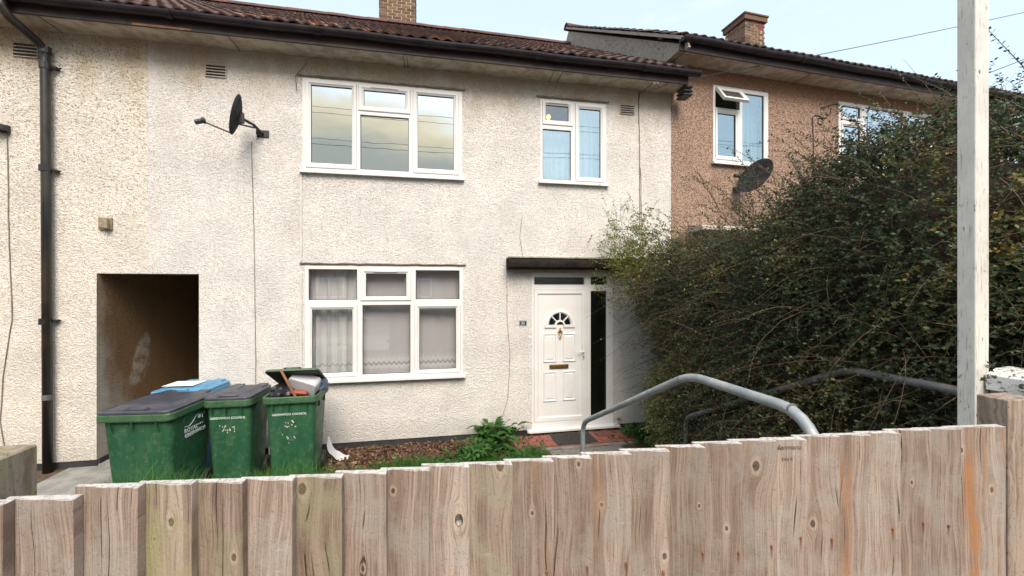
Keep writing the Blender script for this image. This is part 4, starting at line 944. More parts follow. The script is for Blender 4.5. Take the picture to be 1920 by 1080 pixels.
# knot hole right through one board
hb = boards[10 + 2 - 1] if False else [b for b, e0, e1 in zip(boards, edges[:-1], edges[1:]) if e0 < .0606 < e1][0]
cut = MB().tube([(.0606, -.05, 1.5452), (.0606, .08, 1.5452)], .0098, 20)
cut.v = [(x, y, 1.5452 + (z - 1.5452) * 1.35) for x, y, z in cut.v]; cuto = cut.build('cutter', None)
cuto.parent = fence; md = hb.modifiers.new('hole', 'BOOLEAN'); md.object = cuto; md.solver = 'EXACT'
bpy.context.view_layer.update(); dg = bpy.context.evaluated_depsgraph_get(); me = bpy.data.meshes.new_from_object(hb.evaluated_get(dg)); hb.modifiers.clear(); hb.data = me; bpy.data.objects.remove(cuto)
wb = [b for b, e0, e1 in zip(boards, edges[:-1], edges[1:]) if e0 < .97 < e1][0]
for body, x, z, sz in (('Hermana', .972, 1.655, .020), ('59', .985, 1.640, .016), ('Lisa x', .970, 1.6235, .013)):
    text_part('lettering', body, sz, 'text_dark', wb, Matrix.Translation((x, .0105, z)) @ Matrix.Rotation(math.atan2(-T_, .125) , 4, 'Z') @ FRONT @ Matrix.Rotation(R(2), 4, 'Z'), .0006, shear=.3)
MB().box(-1.1, 1.74, .040, .080, 1.36, 1.43).build('fence_rail', 'post_grey', fence, bevel=.004)
MB().box(-1.1, 1.74, .040, .080, .78, .85).build('fence_rail', 'post_grey', fence, bevel=.004)
gp = thing('gatepost', 'square weathered timber gatepost at the right end of the board fence', 'gatepost', (1.87, -4.6, .6))
MB().box(1.80, 1.93, -4.635, -4.555, .55, 1.742).build('post', 'post', gp, bevel=.003)
lpst = thing('gatepost', 'mossy timber post standing behind the fence at the left edge', 'gatepost', (-.96, -4.5, .6))
MB().box(-1.03, -.903, -4.60, -4.462, .4, 1.738).build('post', 'post_algae', lpst, bevel=.004)
wp = thing('white_post', 'tall square timber post with flaking white paint rising in front of the hedge', 'post', (2.33, -4.22, .5))
MB().box(2.302, 2.380, -4.262, -4.198, .3, 5.2).build('post', 'old_white', wp, bevel=.003)
cp_ = thing('garden_wall', 'low wall with white flaking rounded coping beside the white post', 'wall', (2.5, -4.6, .6))
mb = MB(); rr = []
for y in (-6.0, -4.9, -4.268):
    rr.append([(2.345, y, 1.662), (2.345, y, 1.728), (2.40, y, 1.752), (2.48, y, 1.757), (2.56, y, 1.740), (2.60, y, 1.70), (2.60, y, 1.662)])
mb.loft(rr).build('coping', 'coping', cp_, bevel=.003)
MB().box(2.37, 2.58, -6.0, -4.27, .4, 1.661).build('wall_body', 'concrete', cp_)

# ------------------------------------------------------------------ wheelie bins
def bin_(loc, rotz, label, w_=.58, d_=.66, h=.97, lidmat='lid_grey', body='bin_green', rim='bin_rim', lid_angle=0, texts=None, group='wheelie bins by the passage'):
    t = thing('wheelie_bin', label, 'wheelie bin', loc, rotz, group, local=True)
    zz = [.045, .10, .5, .80, h - .07]; sc = [.80, .82, .90, .955, .975]; rings = []
    for z, s_ in zip(zz, sc): rings.append(rrect(w_ * s_ * .93, d_ * (s_ * .92 - .04), .055, z, 4, 0, .02 * (1 - s_) * 3))
    bo = MB().loft(rings, True, False).build('body', body, t, smooth=False)
    bo.data.polygons.foreach_set('use_smooth', [len(p.vertices) == 4 for p in bo.data.polygons])
    MB().loft([rrect(w_ * .84, d_ * .78, .05, h - .08), rrect(w_ * .74, d_ * .66, .05, h - .30)], False, True).build('inside', 'rubber', t)
    MB().loft([rrect(w_ * .90, d_ * .86, .05, h - .075), rrect(w_ * .985, d_ * .95, .055, h - .072), rrect(w_, d_ * .965, .055, h - .060), rrect(w_, d_ * .965, .055, h - .012), rrect(w_ * .985, d_ * .95, .05, h), rrect(w_ * .92, d_ * .88, .045, h), rrect(w_ * .90, d_ * .86, .04, h - .02)], False, False).build('rim', rim, t)
    g_ = MB()
    for x in (-.30, -.02, .30):
        xx = x * w_; yf = -d_ * .445; g_.add([(xx - .004, yf, h - .073), (xx + .004, yf, h - .073), (xx + .004, yf + .004, h - .17), (xx - .004, yf + .004, h - .17), (xx - .004, yf - .028, h - .073), (xx + .004, yf - .028, h - .073)], [(0, 3, 4), (1, 5, 2), (4, 3, 2, 5)])
    for s_ in (-1, 1):
        for y in (-.2, .2): g_.box(s_ * w_ * .455 - .012, s_ * w_ * .455 + .012, y * d_ - .004, y * d_ + .004, h - .15, h - .0755)
    g_.build('rib', body, t)
    for s_ in (-1, 1):
        wl = MB().cyl((s_ * w_ * .40, d_ * .40, .10), (1, 0, 0), .10, .045, 20).build('wheel', 'rubber', t)
    MB().cyl((0, d_ * .40, .10), (1, 0, 0), .011, w_ * .72, 8).build('axle', 'black_metal', t)
    hg = MB().cyl((0, d_ * .535, h + .005), (1, 0, 0), .017, w_ * .74, 10)
    for x in (-.36, -.12, .12, .36): hg.box(x * w_ - .02, x * w_ + .02, d_ * .46, d_ * .55, h - .05, h + .018)
    hg.build('handle_bar', lidmat if lidmat != 'bin_rim' else rim, t)
    # lid, built closed then turned about the hinge
    lw, ld = w_ * .975, d_ * .99; l = MB()
    l.loft([rrect(lw, ld, .06, h + .002, 4, 0, .005), rrect(lw, ld, .06, h + .022, 4, 0, .005), rrect(lw - .03, ld - .03, .05, h + .030, 4, 0, .005), rrect(lw - .09, ld - .10, .05, h + .026, 4, 0, .005), rrect(lw - .12, ld - .13, .05, h + .028, 4, 0, .005), rrect(lw - .20, ld - .24, .06, h + .050, 4, 0, .03), rrect(lw - .34, ld - .42, .06, h + .058, 4, 0, .04)])
    Mx = Matrix.Translation((0, d_ * .53, h + .01)) @ Matrix.Rotation(-lid_angle, 4, 'X') @ Matrix.Translation((0, -d_ * .53, -h - .01))
    lo = l.xf(Mx).build('lid', lidmat, t, bevel=.003)
    MB().loft([rrect(lw - .03, ld - .03, .05, h - .004, 4, 0, .005), rrect(lw - .02, ld - .02, .05, h + .001, 4, 0, .005)]).xf(Mx).build('lid_underside', 'rubber', lo)
    MB().box(-.10, .10, -d_ * .455, -d_ * .375, h + .030, h + .038).ring(-.1, .1, 0, 0, [(0, 0)]).build('lid_grip', lidmat, t, bevel=.006) if not lid_angle else None
    MB().ring(-.085, .085, -.028, .028, [(0, 0), (.004, -.006), (.010, -.006), (.014, .002)]).xf(Mx @ Matrix.Translation((0, -d_ * .41, h + .040)) @ Matrix.Rotation(R(-90), 4, 'X')).build('grip_recess', lidmat, lo)
    for x in (-.27, .27):
        MB().box(x * w_ - .055, x * w_ + .055, d_ * .30, d_ * .53, h + .024, h + .045).xf(Mx).build('lid_hinge', lidmat, lo, bevel=.01)
    return t
A_ = bin_((-2.60, -1.06, 0), R(-6), 'large green wheelie bin with grey lid, nearest and leftmost, crest on its side', .645, .72, .97)
B_ = bin_((-2.045, -.76, 0), R(-2), 'narrow green wheelie bin with closed grey lid between two other green bins', .46, .56, .965)
C_ = bin_((-1.475, -.745, 0), R(1), 'overfull green wheelie bin with its lid propped open by rubbish', .545, .56, .965, lidmat='bin_rim', lid_angle=R(27))
D_ = bin_((-2.70, -.36, 0), R(-4), 'recycling wheelie bin with bright blue lid behind the large green bin', .56, .56, .955, 'lid_blue', 'bin_blue', 'bin_blue')
for B__, yy, dx in ((B_, .56, .02), (C_, .56, .01)):
    f_ = -(yy * (.955 * .92 - .04)) / 2
    def at_(x, z): return (x, f_ - .003 + (.80 - z) * .075, z)
    text_part('lettering', 'GREENWICH COUNCIL', .031, 'text_white', B__, Matrix.Translation(at_(dx - .02, .775)) @ Matrix.Rotation(R(-4), 4, 'X') @ FRONT, bold=.0002, space=1.02)
    r_ = random.Random(int(yy * 100 + dx * 1000)); sc_ = MB()
    for k in range(16):
        cx, cz = dx + r_.gauss(-.02, .045), .66 + r_.gauss(0, .022) - (.14 if (k % 3 == 0 and B__ is C_) else 0); n = 6; a0 = r_.random() * 6
        pr = [(cx + r_.uniform(.003, .010) * math.cos(a0 + 6.283 * j / n), cz + r_.uniform(.003, .014) * math.sin(a0 + 6.283 * j / n)) for j in range(n)]
        p0 = [(x, at_(x, z)[1] - .001, z) for x, z in pr]; sc_.add(p0, [tuple(range(n))])
    sc_.build('scraped_paint', 'bag_white', B__, kind='stuff')
sx = .645 * .955 * .93 / 2
Ms = Matrix.Translation((sx + .004, .02, .73)) @ Matrix.Rotation(R(90), 4, 'Z') @ Matrix.Rotation(R(-2), 4, 'X') @ FRONT
for body, dz, sz in (('ROYAL', .0, .058), ('borough of', .012, .020), ('GREENWICH', -.048, .050)):
    dx_ = -.055 if body == 'ROYAL' else (.07 if body == 'borough of' else 0)
    text_part('lettering', body, sz, 'text_white', A_, Matrix.Translation((0, 0, 0)) @ Ms @ Matrix.Translation((dx_, dz, 0)), bold=.0008 if sz > .03 else 0)
cr = MB(); pts = [(-.14, .045), (-.09, .035), (-.04, .055), (.01, .10), (.055, .135), (.09, .13), (.105, .10), (.11, .06)]
cr.tube([Ms @ Vector((x, z, .001)) for x, z in pts], .0035, 5); cr.cyl(Ms @ Vector((.065, .088, .001)), (1, 0, 0), .022, .003, 14); cr.build('crest', 'text_white', A_)
MB().add([tuple(Vector(v)) for v in [(-.22, -.16, 1.019), (.10, -.16, 1.019), (.10, .10, 1.019), (-.22, .10, 1.019)]], [(0, 1, 2, 3)]).build('sticker', 'paper', D_)

# rubbish
def blob(name, label, cat, c, r_, mat, seed, sub=4, amp=.25):
    bm = bmesh.new(); bmesh.ops.create_icosphere(bm, subdivisions=sub, radius=1)
    from mathutils import noise as mn
    for v in bm.verts:
        p = v.co.copy(); k = 1 + amp * mn.noise(p * 1.6 + Vector((seed, 0, 0))) + amp * .6 * abs(mn.noise(p * 4 + Vector((0, seed, 0)))) - .12 * abs(mn.noise(p * 9))
        v.co = Vector((p.x * r_[0], p.y * r_[1], p.z * r_[2])) * k
    me = bpy.data.meshes.new(name); bm.to_mesh(me); bm.free(); me.materials.append(M[mat]); me.polygons.foreach_set('use_smooth', [True] * len(me.polygons))
    o = bpy.data.objects.new(name, me); COL.objects.link(o); o.location = c; return tag(o, label, cat)
blob('rubbish_bag', 'crumpled black bin bag at the left inside the open bin', 'bin bag', (-1.60, -.80, .97), (.13, .16, .09), 'bag_black', 1)
blob('rubbish_bag', 'black bin bag standing up behind the stick in the open bin', 'bin bag', (-1.50, -.62, 1.03), (.11, .12, .13), 'bag_black', 5)
blob('rubbish_bag', 'dark blue bin bag at the right inside the open bin', 'bin bag', (-1.27, -.66, 1.0), (.09, .14, .085), 'bag_blue', 9)
o = MB().loft([rrect(.30, .17, .04, -.07), rrect(.31, .18, .045, .0), rrect(.30, .17, .04, .07)]).build('plastic_tub', 'white_plastic', bevel=.012, seg=2)
o.location = (-1.385, -.80, 1.055); o.rotation_euler = (R(-62), R(18), R(-6)); tag(o, 'white plastic tub tilted on top of the open bin', 'tub')
o = MB().box(-.012, .012, -.006, .006, -.17, .17).build('wooden_stick', 'stick', bevel=.002)
o.location = (-1.485, -.98, 1.085); o.rotation_euler = (R(-8), R(-27), R(10)); tag(o, 'brown wooden stick poking out of the open bin', 'stick')
o = MB().box(-.085, .085, -.05, .05, -.025, .025).build('food_packet', 'red_card', bevel=.012)
o.location = (-1.40, -.93, .985); o.rotation_euler = (R(-20), R(10), R(8)); tag(o, 'red and orange food packet under the white tub', 'packet')
# torn sheet beside the open bin
V = []; n, m_ = 14, 6
for i in range(n + 1):
    t_ = i / n
    for j in range(m_ + 1):
        s_ = j / m_ - .5; wd = .05 * (1 - t_) ** .7 + .012
        V.append((-1.24 + .22 * t_ ** 1.3, -.42 + s_ * .08 + .08 * t_, .03 + .25 * (1 - t_) ** 2.2 + .02 * math.sin(i * .9) * s_ + s_ * wd * 1.6))
F = [(i * (m_ + 1) + j, i * (m_ + 1) + j + 1, (i + 1) * (m_ + 1) + j + 1, (i + 1) * (m_ + 1) + j) for i in range(n) for j in range(m_)]
tag(npmesh('torn_sheet', np.array(V), np.array(F), 'white_plastic', smooth=True), 'torn white plastic strip curling onto the dead leaves beside the open bin', 'plastic sheet')
blob('rubbish_sack', 'pale sack wedged between the narrow bin and the open bin', 'sack', (-1.80, -.36, .22), (.10, .12, .24), 'bag_white', 12)

# ------------------------------------------------------------------ overhead cables
def cable(name, label, a, b, sag, r=.006):
    P = []; A, B = Vector(a), Vector(b)
    for k in range(41):
        t_ = k / 40; q = A.lerp(B, t_); q.z -= sag * 4 * t_ * (1 - t_); P.append(q)
    return tag(MB().tube(P, r, 5).build(name, 'cable_black'), label, 'cable', 'overhead cables')
cable('overhead_cable', 'thin black overhead cable running from the white house eaves up to the right', (3.25, -.34, 5.02), (19.95, 1.14, 10.44), .12)
cable('overhead_cable', 'lower overhead cable behind the white post at the upper right', (9.0, .3, 5.65), (13.5, -9.0, 8.3), .25)
for k, (z, x0_) in enumerate(((7.9, 0), (7.75, 0), (6.9, 0), (6.8, 0))):
    cable('overhead_cable', ['highest', 'second highest', 'third', 'lowest'][k] + ' of the street cables mirrored in the upper window panes', (-26, -10.8 - .1 * k, z + 2.6), (26, -10.2 + .25 * k, z + 2.2), 1.5 + .12 * k, .008)
# ------------------------------------------------------------------ terrace over the road, mirrored in the lower window
M['far_brick'] = simple('far_brick', (.20, .12, .08), (.15, .095, .065), .9, 6)
op = thing('terraced_house', 'brown brick terrace across the road, faintly mirrored in the lower window glass', 'house', (0, -21, .6))
MB().box(-26, 24, -27, -21, .6, 6.2).build('wall', 'far_brick', op)
MB().add([(-26, -20.6, 6.2), (24, -20.6, 6.2), (24, -24, 8.2), (-26, -24, 8.2), (24, -27.4, 6.2), (-26, -27.4, 6.2)], [(0, 1, 2, 3), (3, 2, 4, 5)]).build('roof', 'ridge', op)
for i in range(9):
    for z in (1.5, 4.1):
        x = -23 + i * 5.3; wv = MB().box(x, x + 1.7, -20.99, -20.94, z, z + 1.25).build('window', 'upvc', op)
        for k in range(2): MB().box(x + .1 + k * .8, x + .8 + k * .8, -20.935, -20.93, z + .1, z + 1.15).build('pane', 'dark_int', wv)

# ------------------------------------------------------------------ vegetation
def unit(v): return v / np.maximum(np.linalg.norm(v, axis=-1, keepdims=True), 1e-9)
def sprays(name, O, Dv, L, nl, lsize, mat, tint, parent, sag=.25, twig=.0016, curl=.15, rs=None, wide=.55, stems='twigs', open_=1.0):
    """twigs with paired small leaves. O origins, Dv unit directions, L lengths, tint per spray"""
    g_ = rs or rng; N = len(O); T = np.linspace(.06, 1, nl)[None, :, None]
    side = unit(np.cross(Dv, np.array([0, 0, 1.]) + g_.normal(0, .25, (N, 3)))); upv = np.cross(side, Dv)
    c1 = g_.normal(0, curl, (N, 1, 1)); c2 = g_.normal(0, curl, (N, 1, 1))
    def P(t): return O[:, None] + L[:, None, None] * (Dv[:, None] * t + side[:, None] * c1 * t ** 2 + upv[:, None] * c2 * t ** 2 - np.array([0, 0, 1.]) * sag * t ** 2)
    C = P(T); sgn = np.where(np.arange(nl) % 2 == 0, 1., -1.)[None, :, None]
    ld = unit(Dv[:, None] * g_.uniform(.2, .9, (N, nl, 1)) + side[:, None] * sgn * open_ + upv[:, None] * g_.normal(0, .6, (N, nl, 1)) + g_.normal(0, .25, (N, nl, 3)))
    nn = unit(np.cross(ld, g_.normal(0, 1, (N, nl, 3)) + np.array([0, 0, 1.2]) * 0)); sz = lsize * g_.uniform(.6, 1.25, (N, nl, 1))
    w_ = np.cross(ld, nn)
    v0 = C; v1 = C + ld * sz * .5 + w_ * sz * wide * .5 + nn * sz * .06; v2 = C + ld * sz; v3 = C + ld * sz * .5 - w_ * sz * wide * .5 + nn * sz * .06
    V = np.stack([v0, v1, v2, v3], 2).reshape(-1, 3); F = np.arange(len(V)).reshape(-1, 4)
    tn = np.clip(tint[:, None] + g_.normal(0, .10, (N, nl)), 0, 1); tn = np.repeat(tn.ravel(), 4)
    lo = npmesh(name, V, F, mat, tn, parent, kind='stuff')
    # twigs as three-sided tapering tubes
    if twig:
        ns = 5; ts = np.linspace(0, 1, ns)[None, :, None]; Q = P(ts); r_ = twig * (1.25 - ts)
        ring = [Q + (side[:, None] * math.cos(a) + upv[:, None] * math.sin(a)) * r_ for a in (0, 2.094, 4.189)]
        V = np.stack(ring, 2).reshape(-1, 3); b = (np.arange(N)[:, None, None] * ns + np.arange(ns - 1)[None, :, None]) * 3; k = np.arange(3)[None, None]
        F = np.stack([b + k, b + (k + 1) % 3, b + 3 + (k + 1) % 3, b + 3 + k], -1).reshape(-1, 4); npmesh(stems, V, F, 'twig', None, parent, kind='stuff')
    return lo
# superellipsoid lobes of the hedge: centre, radii, exponent
LOBES = [((3.50, -2.80, 1.28), (1.02, 1.50, 1.46), 3.2), ((3.42, -1.05, 2.02), (.78, .80, .66), 2.2), ((3.35, -3.35, 2.1), (.80, .95, 1.08), 2.3), ((3.85, -1.0, .9), (.80, .9, 1.1), 2.6), ((3.9, -4.2, 1.7), (1.0, .9, 1.25), 2.4)]
def lobe_f(P, lb):
    c, r_, e_ = lb; q = np.abs((P - np.array(c)) / np.array(r_)); return (q ** e_).sum(-1) ** (1 / e_)
def hedge_points(n, g_, depth=(.80, 1.02)):
    out_, nor = [], []; areas = [r[0] * r[1] + r[1] * r[2] + r[0] * r[2] for _, r, _ in LOBES]
    for li, (lb, ar) in enumerate(zip(LOBES, areas)):
        m = int(n * ar / sum(areas)); d = unit(g_.normal(0, 1, (m, 3))); c, r_, e_ = lb; c = np.array(c); r_ = np.array(r_)
        s_ = 1 / (np.abs(d) ** e_).sum(-1) ** (1 / e_); P = c + d * s_[:, None] * r_ * g_.uniform(*depth, (m, 1))
        grad = unit(np.sign(d) * np.abs(d) ** (e_ - 1) / r_)
        ok = np.ones(m, bool)
        for lj, l2 in enumerate(LOBES):
            if lj != li: ok &= lobe_f(P, l2) > .80
        ok &= (P[:, 2] > .05) & (P[:, 1] < -.02) & ((P[:, 0] < 3.9) | (P[:, 2] > 1.8))
        out_.append(P[ok]); nor.append(grad[ok])
    return np.concatenate(out_), np.concatenate(nor)
hedge = thing('hedge', 'big unkempt dark small-leaved hedge filling the right side beside the path', 'hedge', (3.3, -2.4, 0))
P, Nn = hedge_points(36000, rng)
vis = (Nn[:, 0] < .35) | (Nn[:, 2] > .2); P, Nn = P[vis], Nn[vis]
D = unit(Nn * .6 + np.array([-.5, -.18, .12]) + rng.normal(0, .42, P.shape))
from mathutils import noise as mnz
lowf = np.array([mnz.noise(Vector(p) * 1.9) for p in P])
tint = np.clip(.42 + .55 * lowf + rng.normal(0, .08, len(P)) + np.where((rng.random(len(P)) < .05), .35, 0), .02, .9)
L = rng.uniform(.14, .34, len(P)) * np.where(rng.random(len(P)) < .12, 1.5, 1)
sprays('foliage', P, D, L * .9, 14, .025, 'leaf_hedge', tint, hedge, sag=.30, wide=.66)
# long shoots poking from the surface
P, Nn = hedge_points(2300, rng, (.95, 1.03)); k = (Nn[:, 2] > -.1) & (Nn[:, 0] < .4); P, Nn = P[k], Nn[k]
D = unit(Nn * .6 + np.array([-.55, -.1, .35]) + rng.normal(0, .3, P.shape))
sprays('shoot_leaves', P, D, rng.uniform(.35, .75, len(P)), 26, .019, 'leaf_hedge', np.clip(rng.normal(.38, .12, len(P)), 0, .8), hedge, sag=.35, twig=.0024, stems='shoots')
# bare brown twigs showing inside
P, Nn = hedge_points(2200, rng, (.88, 1.02)); k = (Nn[:, 0] < .3); P, Nn = P[k], Nn[k]
D = unit(Nn * .2 + np.array([-.5, -.2, -.15]) + rng.normal(0, .5, P.shape))
sprays('dry_leaves', P, D, rng.uniform(.3, .7, len(P)), 3, .012, 'leaf_hedge', np.full(len(P), .75), hedge, sag=.1, twig=.0026, stems='bare_twigs')
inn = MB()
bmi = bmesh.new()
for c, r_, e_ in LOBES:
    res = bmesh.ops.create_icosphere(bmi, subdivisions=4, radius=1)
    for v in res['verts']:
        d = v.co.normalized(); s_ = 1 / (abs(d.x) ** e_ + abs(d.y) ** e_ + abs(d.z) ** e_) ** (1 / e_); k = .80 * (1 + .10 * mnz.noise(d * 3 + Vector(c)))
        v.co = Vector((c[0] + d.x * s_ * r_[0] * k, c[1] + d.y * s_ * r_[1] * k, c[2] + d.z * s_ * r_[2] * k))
me = bpy.data.meshes.new('dark_core'); bmi.to_mesh(me); bmi.free(); me.transform(Matrix.Translation(-OFF[hedge.name])); me.materials.append(M['inner'])
o = bpy.data.objects.new('dark_core', me); COL.objects.link(o); o.parent = hedge  # solid dark lumps added behind the leaves to block the view through
# tall arching shoots against the sky
sh = []
for (a, b) in (((3.60, -3.45, 3.0), (2.99, -3.30, 3.70)), ((3.5, -3.40, 3.0), (3.10, -3.25, 3.50)), ((3.65, -3.15, 3.0), (2.88, -2.90, 3.62)), ((3.45, -3.75, 2.95), (3.60, -3.72, 3.60)), ((3.40, -3.8, 2.95), (3.50, -3.9, 3.42)),
        ((2.9, -2.6, 2.6), (2.2, -2.1, 3.15)), ((3.0, -2.9, 2.8), (2.45, -2.6, 3.25)), ((3.1, -3.2, 2.9), (2.6, -3.0, 3.35)), ((2.9, -3.2, 2.8), (2.4, -3.2, 3.05)), ((3.2, -3.4, 3.0), (2.75, -3.4, 3.35)), ((3.9, -4.1, 2.8), (3.2, -4.05, 3.2))):
    a, b = np.array(a), np.array(b); sh.append((a, b - a))
for k in range(80):
    a = np.array((rng.uniform(2.7, 3.9), rng.uniform(-4.3, -1.6), rng.uniform(2.5, 2.95))); sh.append((a, np.array((rng.uniform(-.55, -.1), rng.uniform(-.2, .3), rng.uniform(.18, .55)))))
A0 = np.array([s_[0] for s_ in sh]); DD = np.array([s_[1] for s_ in sh]); LL = np.linalg.norm(DD, axis=1) * 1.08
D1 = unit(DD + np.array([0, 0, .25]) * LL[:, None])
sprays('arching_leaves', A0, D1, LL, 44, .023, 'leaf_hedge', rng.uniform(.25, .5, len(A0)), hedge, sag=.24, twig=.0032, curl=.06, stems='arching_shoots')
# younger yellow-green shoots reaching towards the canopy
sp = thing('shrub', 'loose yellow-green shrub shoots reaching past the black door canopy', 'shrub', (2.6, -.6, 1.0))
n = 620; O = np.stack([rng.normal(2.74, .22, n), rng.normal(-.55, .22, n), rng.normal(2.45, .30, n)], 1); O[:, 1] = np.minimum(O[:, 1], -.12)
D = unit(np.array([-.5, -.15, .30]) + rng.normal(0, .45, (n, 3)))
sprays('foliage', O, D, rng.uniform(.12, .34, n), 11, .033, 'leaf_spring', np.clip(rng.normal(.5, .2, n), 0, 1), sp, sag=.1, twig=.0018)
O = np.array([(2.6, -.55, 1.55), (2.5, -.5, 1.9), (2.7, -.5, 1.5), (2.55, -.5, 2.6), (2.6, -.4, 2.75)]); D = unit(np.array([(-1., -.1, -.25), (-1, -.2, .15), (-.7, .2, -.9), (-.7, 0, .8), (-.3, 0, 1.)]))
sprays('stray_leaves', O, D, np.array([.62, .55, .75, .55, .5]), 9, .026, 'leaf_spring', np.full(5, .5), sp, sag=-.15, twig=.0028, stems='stray_shoots')
# variegated shrub at the foot of the hedge
vg = thing('shrub', 'variegated yellow and green shrub at the foot of the hedge by the path', 'shrub', (2.9, -1.3, 0))
n = 2600; d = unit(rng.normal(0, 1, (n, 3))); O = np.array([2.93, -1.28, .62]) + d * np.array([.36, .55, .68]) * rng.uniform(.75, 1.0, (n, 1)); k = (O[:, 2] > .02); O, d = O[k], d[k]
sprays('foliage', O, unit(d + rng.normal(0, .5, d.shape)), rng.uniform(.06, .16, len(O)), 8, .027, 'leaf_variegated', np.clip(rng.normal(.45, .25, len(O)), 0, 1), vg, sag=.2, twig=.0014, wide=.7)

def blades(name, O, H, lean, wid, mat, tint, parent=None, seg=4):
    """arching blades (grass or strap leaves)"""
    N = len(O); az = rng.uniform(0, 2 * math.pi, N); d = np.stack([np.cos(az), np.sin(az), np.zeros(N)], 1); s_ = np.stack([-np.sin(az), np.cos(az), np.zeros(N)], 1)
    T = np.linspace(0, 1, seg + 1); V = []
    for t_ in T:
        c = O + d * (lean * H * t_ ** 1.8)[:, None] + np.array([0, 0, 1.]) * (H * (t_ - .35 * lean * t_ ** 2.5))[:, None]
        w_ = wid * (math.sin(math.pi * min(1, .25 + .75 * t_)) if mat != 'grass' else (1 - t_ ** 1.5)); w_ = w_ + .02 * wid
        V += [c - s_ * w_[:, None] / 2, c + s_ * w_[:, None] / 2]
    V = np.stack(V, 1); m_ = 2 * (seg + 1); b = np.arange(N)[:, None] * m_
    F = np.stack([np.concatenate([b + 2 * k, b + 2 * k + 1, b + 2 * k + 3, b + 2 * k + 2], 1) for k in range(seg)], 1).reshape(-1, 4)
    return npmesh(name, V.reshape(-1, 3), F, mat, np.repeat(tint, m_), parent)
def gz(O): return np.array([ground_z(x, y) for x, y in O[:, :2]])
# grass behind the fence
n = 46000; O = np.stack([rng.uniform(-3.3, 1.35, n), rng.uniform(-2.45, -.70, n), np.zeros(n)], 1)
dn = np.array([mnz.noise(Vector((p[0] * 2.2, p[1] * 2.2, 0))) for p in O]); k = (dn > -.25) & ((O[:, 0] > -.64 * (O[:, 1] + 5.6)) | (O[:, 1] > -1.0)); O, dn = O[k], dn[k]; O[:, 2] = gz(O) - .01
H = rng.uniform(.06, .20, len(O)) * (1 + .5 * np.clip(dn, 0, 1)); near = (O[:, 1] < -1.7) & (O[:, 0] < -.8); H[near] *= 1.75
o = blades('grass', O, H, rng.uniform(.2, .9, len(O)), rng.uniform(.004, .009, len(O)), 'grass', np.clip(rng.normal(.4, .2, len(O)), 0, 1)); o['kind'] = 'stuff'
def tuft(label, x, y, n, h, spread, wid=.007, mat='grass', name='grass_tuft', cat='grass tuft', lean=(.1, .8), tm=.45):
    t = thing(name, label, cat, (x, y, ground_z(x, y))); O = np.stack([rng.normal(x, spread, n), rng.normal(y, spread, n), np.full(n, ground_z(x, y))], 1)
    blades('leaves', O, rng.uniform(h * .45, h, n), rng.uniform(*lean, n), rng.uniform(wid * .6, wid, n), mat, np.clip(rng.normal(tm, .2, n), 0, 1), t); return t
tuft('tall green grass tuft growing against the front of the open bin', -1.34, -1.10, 110, .42, .06)
tuft('grass tuft in front of the large green bin', -2.15, -2.0, 260, .26, .16)
tuft('grass tuft between the large green bin and the narrow one', -2.0, -1.25, 200, .26, .13)
# broad-leaved plants
def herb(label, x, y, n, h, leafl, wid, spread, tm=.5, cat='plant', mat='leaf_herb'):
    t = thing('leafy_plant', label, cat, (x, y, ground_z(x, y))); V = []; F = []; tn = []
    for k in range(n):
        az = rng.uniform(0, 6.283); el = rng.uniform(.25, 1.15); c = np.array([x + rng.normal(0, spread), y + rng.normal(0, spread), ground_z(x, y) + rng.uniform(0, h)])
        d = np.array([math.cos(az) * math.cos(el), math.sin(az) * math.cos(el), math.sin(el)]); s_ = np.array([-math.sin(az), math.cos(az), 0]); up = np.cross(s_, d) * -1
        Lk = leafl * rng.uniform(.6, 1.1); wk = wid * rng.uniform(.7, 1.1); b = len(V); sg = 5; tk = np.clip(rng.normal(tm, .2), 0, 1)
        for i in range(sg + 1):
            t_ = i / sg; cc = c + d * Lk * t_ + np.array([0, 0, -1]) * Lk * .45 * t_ ** 2; w_ = wk * math.sin(math.pi * (t_ * .93 + .04)) ** .8
            V += [cc - s_ * w_ / 2 + np.array([0, 0, .12 * w_]), cc, cc + s_ * w_ / 2 + np.array([0, 0, .12 * w_])]; tn += [tk, tk * .8, tk]
        for i in range(sg): q = b + 3 * i; F += [(q, q + 1, q + 4, q + 3), (q + 1, q + 2, q + 5, q + 4)]
    npmesh('leaves', np.array(V), np.array(F), mat, np.array(tn), t, smooth=True); return t
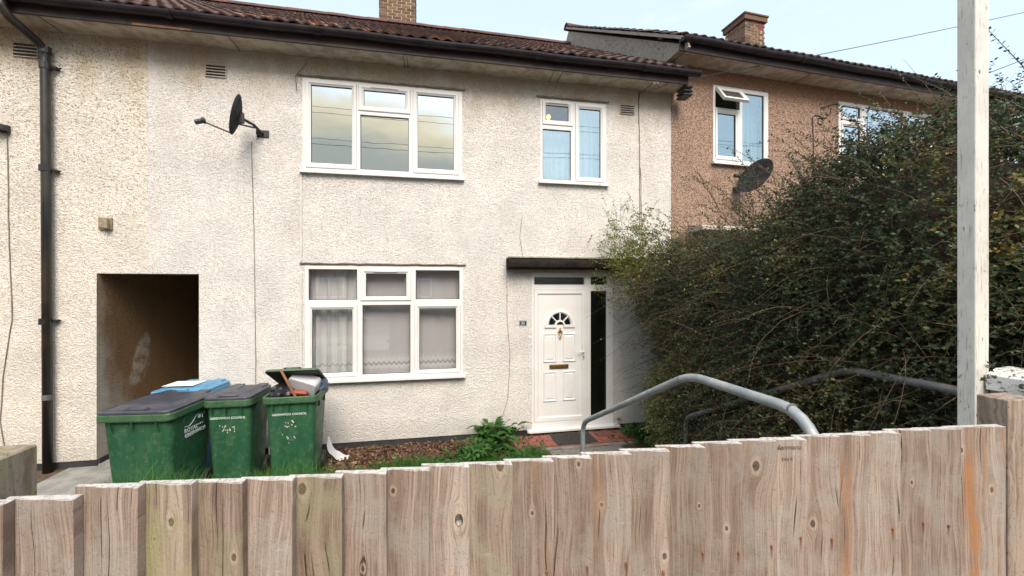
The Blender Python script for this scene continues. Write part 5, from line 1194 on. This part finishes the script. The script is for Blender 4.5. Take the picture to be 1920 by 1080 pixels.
herb('tall broad-leaved green plant against the wall left of the door', .80, -.25, 90, .26, .26, .08, .12)
herb('dense low green plant in front of the broad-leaved one', .60, -.62, 190, .15, .15, .045, .14, .4)
herb('low leafy green weeds spreading along the path edge', 1.12, -.82, 130, .10, .12, .04, .15, .5)
herb('small green weed at the left end of the leafy bank', .32, -.72, 90, .09, .12, .045, .12, .45)
herb('soft grey-green weed near the leaf litter', .10, -.86, 70, .08, .11, .05, .10, .6)
herb('leafy green plant with a white flower beside the red tiles', 2.78, -.45, 120, .16, .15, .05, .14, .5)
herb('bushy green plant between the tiles and the far handrail', 3.0, -.85, 130, .14, .15, .05, .15, .45)
herb('bright green sprig among the lower hedge branches', 2.62, -3.0, 22, .10, .10, .04, .06, .8)
tuft('thin grass tuft growing in the leaf bed near the broad-leaved plant', .62, -.45, 120, .20, .07)
tuft('grass tuft at the foot of the tiles', 1.25, -.62, 90, .14, .06)
# dead leaves
n = 6500; O = np.stack([rng.uniform(-1.35, 1.25, n), rng.uniform(-.85, -.02, n), np.zeros(n)], 1); m2 = 900
O2 = np.stack([rng.uniform(1.25, 3.1, m2), rng.uniform(-.115, -.01, m2), np.full(m2, .0)], 1); m3 = 90; O3 = np.stack([rng.uniform(1.1, 2.9, m3), rng.uniform(-.52, -.1, m3), np.full(m3, .045)], 1)
O = np.concatenate([O, O2, O3]); O[:, 2] += rng.uniform(.004, .035, len(O)) * np.where(O[:, 2] > .03, .2, 1); n = len(O)
a = unit(rng.normal(0, 1, (n, 3)) * np.array([1, 1, .35])); b = unit(np.cross(a, rng.normal(0, .5, (n, 3)) + np.array([0, 0, 1.]))); sz = rng.uniform(.014, .034, (n, 1)); up = np.cross(a, b)
V = np.stack([O - a * sz, O + b * sz * .6 + up * sz * .2, O + a * sz, O - b * sz * .6 + up * sz * .25], 1).reshape(-1, 3)
o = npmesh('leaf_litter', V, np.arange(len(V)).reshape(-1, 4), 'litter', np.repeat(np.clip(rng.normal(.45, .25, n), 0, 1), 4)); o['kind'] = 'stuff'
